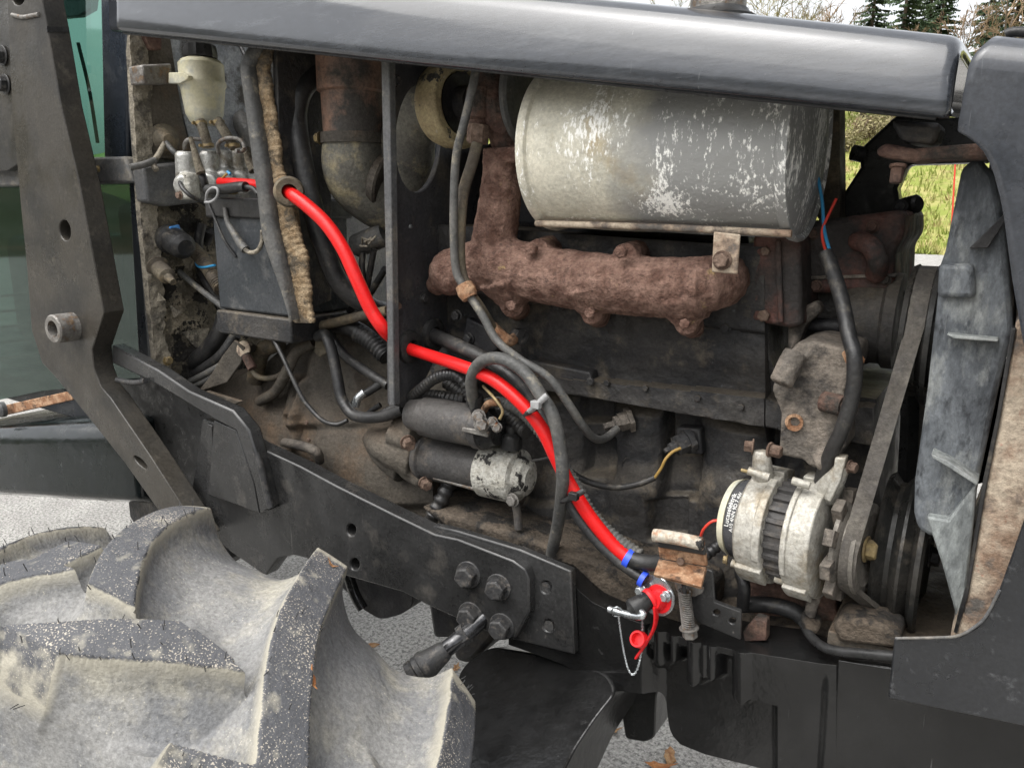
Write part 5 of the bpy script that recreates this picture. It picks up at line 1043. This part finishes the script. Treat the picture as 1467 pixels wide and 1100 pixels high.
# ---- belt and pulleys
cp0 = P(1262, 780, 1.16)
crp = lathe('crank_pulley', Vector((cp0.x, 1.16, cp0.z)), X1, [(0, .03), (0, .103), (.006, .108), (.016, .095), (.022, .095), (.032, .108), (.036, .108), (.046, .095), (.052, .112), (.058, .114), (.062, .108), (.058, .095), (.05, .04), (.056, .03), (.056, 0)], 'pulley_black', n=64)
bolt(Vector((cp0.x+.062, 1.16, cp0.z)), 14, 'bolt_black', crp, d=(1, 0, 0))
wp0 = P(1298, 478, 1.17)
wpp = lathe('pump_pulley', Vector((wp0.x, 1.17, wp0.z)), X1, [(0, .03), (0, .092), (.006, .095), (.014, .084), (.022, .084), (.030, .095), (.036, .095), (.034, .08), (.03, .07), (.075, .068), (.08, .03), (.08, 0)], 'pulley_black', n=56)
aC = A+ax*along(1231); 
def belt_loop():
    cs = [(Vector((wp0.x+.018, 1.17, wp0.z)), .089), (Vector((aC.x, aC.y, aC.z)), k*57), (Vector((cp0.x+.020, 1.16, cp0.z)), .101)]
    pts = []
    # taut loop round three pulleys, walked in the Y-Z plane
    ang = []
    for i in range(3):
        (c, r), (c2, r2) = cs[i], cs[(i+1) % 3]
        d = Vector((c2.y-c.y, c2.z-c.z)); D = d.length; b = math.atan2(d.y, d.x); g = math.acos(max(-1, min(1, (r-r2)/D))); s = 1
        ang.append((b-g, b-g))                           # outer tangent
    for i in range(3):
        c, r = cs[i]; a_in = ang[i-1][1]; a_out = ang[i][0]
        while a_out < a_in: a_out += 2*math.pi
        while a_out-a_in > 2*math.pi: a_out -= 2*math.pi
        for q in range(15):
            a = a_in+(a_out-a_in)*q/14; pts.append(Vector((c.x, c.y+math.cos(a)*r, c.z+math.sin(a)*r)))
    return pts
bp = belt_loop(); bm = bmesh.new(); rings = []
nb = len(bp); full = []
for i in range(nb):
    a, b = bp[i], bp[(i+1) % nb]; n = max(1, int((b-a).length/.02)); full += [a.lerp(b, q/n) for q in range(n)]
cen = sum(full, Vector())/len(full)
for i, p in enumerate(full):
    t = (full[(i+1) % len(full)]-full[i-1]).normalized(); n = t.cross(X1).normalized()
    if n.dot(p-cen) < 0: n = -n
    rings.append([bm.verts.new(p+X1*w+n*h) for w, h in ((-.0105, .004), (.0105, .004), (.008, -.005), (-.008, -.005))])
for i in range(len(rings)):
    a, b = rings[i], rings[(i+1) % len(rings)]
    for j in range(4): bm.faces.new((a[j], b[j], b[(j+1) % 4], a[(j+1) % 4]))
finish(bm, 'fan_belt', 'belt', smooth=30)
tube('inner_belt', [P(1300, 545, 1.25), P(1303, 600, 1.25), P(1298, 690, 1.25)], 12, 'cap_black', n=4)

# ---- radiator, shroud and cross-members at the front
rdx = P(1400, 500, 1.02).x
SHY = 1.03
sh = plate('fan_shroud', [(1402, 225), (1378, 240), (1354, 360), (1345, 385), (1343, 425), (1328, 560), (1310, 690), (1309, 735), (1314, 757), (1330, 768), (1375, 775), (1400, 700), (1430, 560), (1452, 470), (1440, 330), (1425, 250)], SHY, .55, 'shroud', bevel=.006, label='blue grey weathered fan shroud')
plate('shroud_rib', [(1345, 378), (1395, 378), (1398, 428), (1342, 426)], SHY-.012, .02, 'shroud', sh, bevel=.006)
plate('shroud_fin', [(1356, 479), (1430, 486), (1430, 490), (1366, 485)], SHY-.02, .03, 'shroud_pale', sh, bevel=.001)
plate('shroud_fin', [(1334, 650), (1360, 662), (1402, 690), (1400, 696), (1356, 668), (1336, 656)], SHY-.03, .04, 'shroud_pale', sh, bevel=.001)
plate('shroud_web', [(1388, 356), (1440, 305), (1440, 318), (1415, 356)], SHY-.01, .02, 'block_black', sh, bevel=.001)
plate('shroud_foot', [(1327, 740), (1358, 745), (1400, 690), (1390, 800), (1380, 885), (1370, 884), (1350, 810)], SHY-.016, .03, 'shroud_pale', sh, bevel=.003)
rdr = plate('radiator_frame', [(1456, 460), (1600, 430), (1600, 990), (1360, 915), (1386, 850), (1412, 700), (1432, 600)], .985, .5, 'rust_pale', bevel=.004, label='rust spotted cream radiator frame')
plate('radiator_seal', [(1449, 470), (1456, 470), (1433, 600), (1413, 700), (1388, 850), (1371, 908), (1366, 905), (1384, 840), (1406, 700), (1427, 600)], .982, .02, 'rubber', rdr, bevel=.001)
box('radiator_core', (rdx+.12, 1.08, 1.05), (rdx+.22, 1.52, 1.68), 'block_black')
sf = plate('support_bar', [(1254, 215), (1268, 205), (1310, 213), (1340, 210), (1425, 203), (1430, 228), (1345, 228), (1310, 232), (1258, 224)], .99, .06, 'rust_dark', bevel=.004)
plate('rubber_mount', [(1275, 172), (1350, 176), (1338, 208), (1290, 202)], .99, .07, 'block_black', bevel=.006)
bolt((1287, 236, 1.0), 9, 'rust_dark', d=(0, -.2, -1), h=2)
plate('hood_support', [(1284, 165), (1420, 170), (1420, 232), (1300, 236), (1285, 270), (1290, 300), (1296, 312), (1200, 320), (1203, 285), (1232, 240), (1230, 215)], 1.34, .05, 'cap_black', bevel=.006)
plate('stack_side', [(1150, 140), (1202, 150), (1204, 320), (1192, 320), (1180, 330), (1165, 300)], 1.30, .05, 'rubber_brown', bevel=.003)
lathe('cap_knob', (1297, 296, 1.33), (.8, -.5, .2), [(0, .014), (.02, .014), (.024, .01)], 'cap_black', n=12)
lathe('cap_knob', (1236, 222, 1.33), (-.8, -.5, .2), [(0, .012), (.016, .012)], 'cap_black', n=12)
lathe('fan_hub', P(1320, 480, 1.19), X1, [(0, .066), (.05, .066), (.055, .06), (.06, .05)], 'block_black', n=40)
for i in range(7):
    an = i*2*math.pi/7+.3; c = Vector((rdx+.02, 1.30, 1.42)); dr = Vector((0, math.cos(an), math.sin(an))); tg = Vector((.5, -math.sin(an)*.85, math.cos(an)*.85))
    bm = bmesh.new(); b_prism(bm, [c+dr*.05-tg*.03, c+dr*.20-tg*.045, c+dr*.205+tg*.045, c+dr*.05+tg*.03], X1*.003); finish(bm, 'fan_blade', 'cap_black')
# floor plate under the pulleys and packing pieces
bm = bmesh.new(); z = P(1320, 880, 1.15).z
b_prism(bm, [Vector((P(1190, 900, 1.05).x, 1.03, z)), Vector((P(1500, 900, 1.05).x, 1.03, z)), Vector((P(1500, 900, 1.05).x, 1.6, z)), Vector((P(1190, 900, 1.05).x, 1.6, z))], (0, 0, -.02)); fp = finish(bm, 'floor_plate', 'housing_dust', bevel=.002)
lathe('plate_hole', PZ(1274, 886, z+.001), Z1, [(-.006, .012), (.0005, .012), (.0005, 0)], 'cap_black', fp, n=20)
plate('spacer_block', [(1192, 895), (1205, 884), (1262, 895), (1290, 910), (1288, 930), (1200, 920)], 1.02, .06, 'sump_dirt', bevel=.006)
plate('bottom_beam', [(1290, 762), (1560, 800), (1560, 840), (1290, 800)], 1.62, .04, 'housing_dust', bevel=.003)
plate('engine_leg', [(1130, 800), (1195, 830), (1200, 905), (1175, 915), (1090, 900), (1060, 870), (1060, 820)], 1.12, .05, 'rust_dark', bevel=.004)

# ---- battery master switch with key, cap and chain
SY = .99; sc = P(941, 852, SY); dn = Vector((-.14, -.90, .10)).normalized()
sw = lathe('master_switch', sc, dn, [(0, .029), (.003, .030), (.004, .029), (.004, 0)], 'zinc', n=40, sx=1.05, label='round battery switch with chained key and red cap')
u, v = frame_of(dn)
bm = bmesh.new(); b_lathe(bm, sc+dn*.0045+X1*.006-Z1*.003, dn, [(0, .0215), (.0015, .021), (.002, .016), (.006, .0145), (.008, .0145), (.012, .012), (.016, .0105)], 32); finish(bm, 'switch_body', 'red_plastic', sw)
for x, y in ((921, 844), (956, 853)): bolt(P(x, y, SY-.004)+dn*.004, 6.5, 'zinc', sw, d=dn, h=1.0)
b0 = sc+dn*.012; bn = Vector((-.52, -.72, -.38)).normalized()
lathe('switch_collar', b0, bn, [(0, .0145), (.004, .016), (.008, .0145)], 'red_plastic', sw, n=28)
lathe('rubber_boot', b0+bn*.006, bn, [(0, .0125), (.004, .013), (.028, .0165), (.031, .0150), (.034, .008), (.036, .006)], 'cap_black', sw, n=28)
kp = b0+bn*.04
key = tube('switch_key', [kp-bn*.008, P(922, 879, SY-.045), P(916, 883, SY-.046), P(900, 880, SY-.042), P(885, 876, SY-.04), P(872, 872, SY-.04)], 5, 'zinc', sw, n=14)
tube('key_ring', [P(878, 880, SY-.038), P(876, 874, SY-.046), P(884, 869, SY-.046), P(892, 874, SY-.04), P(890, 882, SY-.036), P(880, 882, SY-.037)], 1.1, 'zinc', sw)
bm = bmesh.new(); L = spline([P(939, 868, SY-.02), P(940, 885, SY-.02), P(936, 902, SY-.02), P(926, 920, SY-.02), P(913, 940, SY-.02)], .004); b_tube(bm, L, m_(8.5, L[0]), 12, .28); finish(bm, 'cap_strap', 'red_plastic', sw, smooth=60)
lathe('red_cap', P(918, 916, SY-.022), (-.1, -.85, .5), [(0, .0125), (.012, .0125), (.014, .0115), (.014, .009), (.003, .0085), (.003, 0)], 'red_plastic', sw, n=28)
cl = spline([P(886, 882, SY-.04), P(889, 905, SY-.035), P(894, 935, SY-.03), P(900, 958, SY-.028), P(907, 966, SY-.028), P(914, 955, SY-.026), P(919, 930, SY-.022), P(920, 900, SY-.02), P(919, 870, SY-.012)], .0024)
bm = bmesh.new()
for i, p in enumerate(cl[:-1]):
    t = (cl[i+1]-p).normalized(); a, b = frame_of(t); w = a if i % 2 else b
    b_tube(bm, [p+(t*math.cos(q)*.0021+w*math.sin(q)*.0013) for q in [2*math.pi*j/8 for j in range(9)]], .0005, 4)
finish(bm, 'chain', 'zinc', sw)
# rusty spring latch and its bracket
lt = plate('latch_face', [(942, 780), (1010, 792), (1012, 812), (944, 800)], .96, .008, 'rust_light', bevel=.002)
tube('latch_lip', [(937, 766, .945), (970, 771, .945), (1007, 779, .945)], 9.5, 'lip_paint', lt, n=16)
plate('latch_upper', [(941, 774), (1009, 785), (1010, 796), (942, 784)], .955, .01, 'black_paint', lt)
bm = bmesh.new(); b_prism(bm, [P(944, 800, .962), P(1012, 812, .962), P(1004, 840, .92), P(936, 822, .92)], (0, .004, -.006)); finish(bm, 'latch_tongue', 'rust_light', lt, bevel=.001)
bolt((976, 803, .957), 6, 'bolt_rust', lt, washer=False)
bm = bmesh.new(); hel = [P(980, 845, .965).lerp(P(987, 904, .965), i/220)+(X1*math.cos(i*2*math.pi/12)+Y1*math.sin(i*2*math.pi/12))*.0085 for i in range(221)]
b_tube(bm, hel, .0012, 6); finish(bm, 'coil_spring', 'steel_dull', lt)
tube('spring_pin', [(979, 838, .965), (983, 870, .965), (988, 909, .965)], 3.2, 'bolt_black', lt); bolt((987, 898, .965), 11, 'steel_dull', lt, d=P(988, 909, .965)-P(979, 838, .965), h=1)
plate('latch_stay', [(965, 832), (1008, 842), (1006, 850), (995, 855), (975, 853), (968, 845)], .975, .006, 'steel_dull', lt)
lb = plate('latch_bracket', [(990, 838), (1012, 815), (1021, 818), (1024, 862), (1062, 876), (1061, 917), (1000, 892), (985, 870)], .985, .006, 'black_paint', holes=[ell(1026, 877, 5, 4, 12), ell(1049, 889, 5, 4, 12)])
bm = bmesh.new(); b_prism(bm, [P(1024, 862, .985), P(1062, 876, .985), P(1062, 876, 1.06), P(1024, 862, 1.06)], (0, 0, .004)); finish(bm, 'bracket_fold', 'black_paint', lb)
plate('rust_gusset', [(1064, 905), (1082, 885), (1098, 890), (1098, 918), (1066, 919)], 1.03, .02, 'rust_dark')

# ---- hood
HA, HB = P(170, 44, .93), P(1340, 164, .93)
sec = [(.030, .004), (.010, -.004), (.002, 0), (.000, .006), (.003, .03), (.007, .06), (.012, .082), (.019, .096), (.032, .107), (.055, .114), (.10, .119), (.20, .126), (.36, .132)]
sec = [(a, b*.74) for a, b in sec]; sec = sec+[(.72-a, b) for a, b in reversed(sec[6:-1])]
bm = bmesh.new(); rings = []; d = HB-HA; ns = 40
HX0, HX1 = HA.x-.03, HB.x
for i in range(ns+1):
    t = i/ns; x = HX0+(HX1-HX0)*t; z = HA.z+(HB.z-HA.z)*(x-HA.x)/(HB.x-HA.x)
    rings.append([bm.verts.new((x+.004*mnoise.noise(Vector((x*3, b*9, 0)))*0, .93+a+.0022*mnoise.noise(Vector((x*2.6, b*9, 1))), z+b*(1+.85*(1-t)**1.0*(b > 0))+.002*mnoise.noise(Vector((x*2, a*4, 5))))) for a, b in sec])
for q, ins in ((.006, .001), (.011, .005), (.013, .012), (.010, .020)):
    z = HB.z; rings.append([bm.verts.new((HX1+q, .93+a+(ins if a < .36 else -ins), z-.22*q+b-ins*sst(.02, .11, b)+ins*(1-sst(0, .02, b))*.5)) for a, b in sec])
for a, b in zip(rings, rings[1:]):
    for i in range(len(sec)-1): bm.faces.new((a[i], a[i+1], b[i+1], b[i]))
hood = finish(bm, 'hood', 'hood_paint', smooth=70, mods=[('SOLIDIFY', dict(thickness=.003, offset=-1))], label='glossy dark grey hood reflecting the sky')
bm = bmesh.new(); L = [HA+(HB-HA)*(i/30)+Vector((0, .010, -.003)) for i in range(31)]; b_tube(bm, L, .0022, 8); finish(bm, 'hood_seal', 'cap_black', hood)
sp = P(1028, 20, 1.18)
stk = lathe('exhaust_stack', sp-Z1*.05, Z1, [(0, .040), (.05, .040), (.45, .038), (.5, .045)], 'steel_dull', n=36)
lathe('stack_collar', sp-Z1*.012, Z1, [(0, .058), (.004, .058), (.010, .047), (.016, .043)], 'cap_black', stk, n=36)

# ---- nose cowl
cow_left = [(1480, 560), (1468, 500), (1462, 470), (1450, 400), (1438, 310), (1432, 280), (1424, 250), (1418, 234), (1409, 217), (1396, 204), (1384, 195), (1374, 190), (1372, 187), (1373, 175), (1378, 150), (1379, 139), (1387, 97), (1392, 85)]
bm = bmesh.new(); rr = []; XR = P(1395, 90, .93).x+.42; NC = 14
for x, y in cow_left:
    p = P(x, y, .93); rr.append([bm.verts.new((p.x+(XR-p.x)*(i/NC)**1.5, .93, p.z-.20*(XR-p.x)*(i/NC)**1.5)) for i in range(NC+1)])
p = P(1392, 85, .93)
for a, b, s in ((.0015, .008, .003), (.005, .016, .007), (.011, .023, .011), (.02, .029, .014), (.034, .034, .017), (.06, .038, .02), (.12, .044, .02), (.36, .055, .02), (.6, .044, .02), (.69, .029, .014), (.72, 0, 0), (.72, -.4, 0)):
    q = Vector((p.x+s, .93+a, p.z+b*.75)); rr.append([bm.verts.new((q.x+(XR-q.x)*(i/NC)**1.5, q.y, q.z-.20*(XR-q.x)*(i/NC)**1.5)) for i in range(NC+1)])
for a, b in zip(rr, rr[1:]):
    for i in range(NC): bm.faces.new((a[i], a[i+1], b[i+1], b[i]))
cow = finish(bm, 'nose_cowl', 'cowl_paint', smooth=60, mods=[('SOLIDIFY', dict(thickness=.005, offset=-1))], label='plain dark grey nose cowl')
tube('cowl_handle', [(1440, 50, 1.0), (1455, 46, 1.0), (1500, 50, 1.0), (1560, 56, 1.0)], 7, 'cap_black', cow)
low = plate('lower_cowl', [(1281, 915), (1340, 914), (1372, 912), (1398, 898), (1412, 884), (1430, 850), (1448, 800), (1467, 745), (1500, 660), (1640, 600), (1640, 1120), (1467, 1040), (1272, 1000)], .93, .006, 'cowl_black', bevel=.002, label='black lower cowl plate with curved cut-out')
tube('cowl_trim', [(1283, 914, .928), (1340, 913, .928), (1374, 910, .928), (1400, 895, .928), (1414, 880, .928), (1432, 845, .928)], 2.2, 'plate_grey', low)
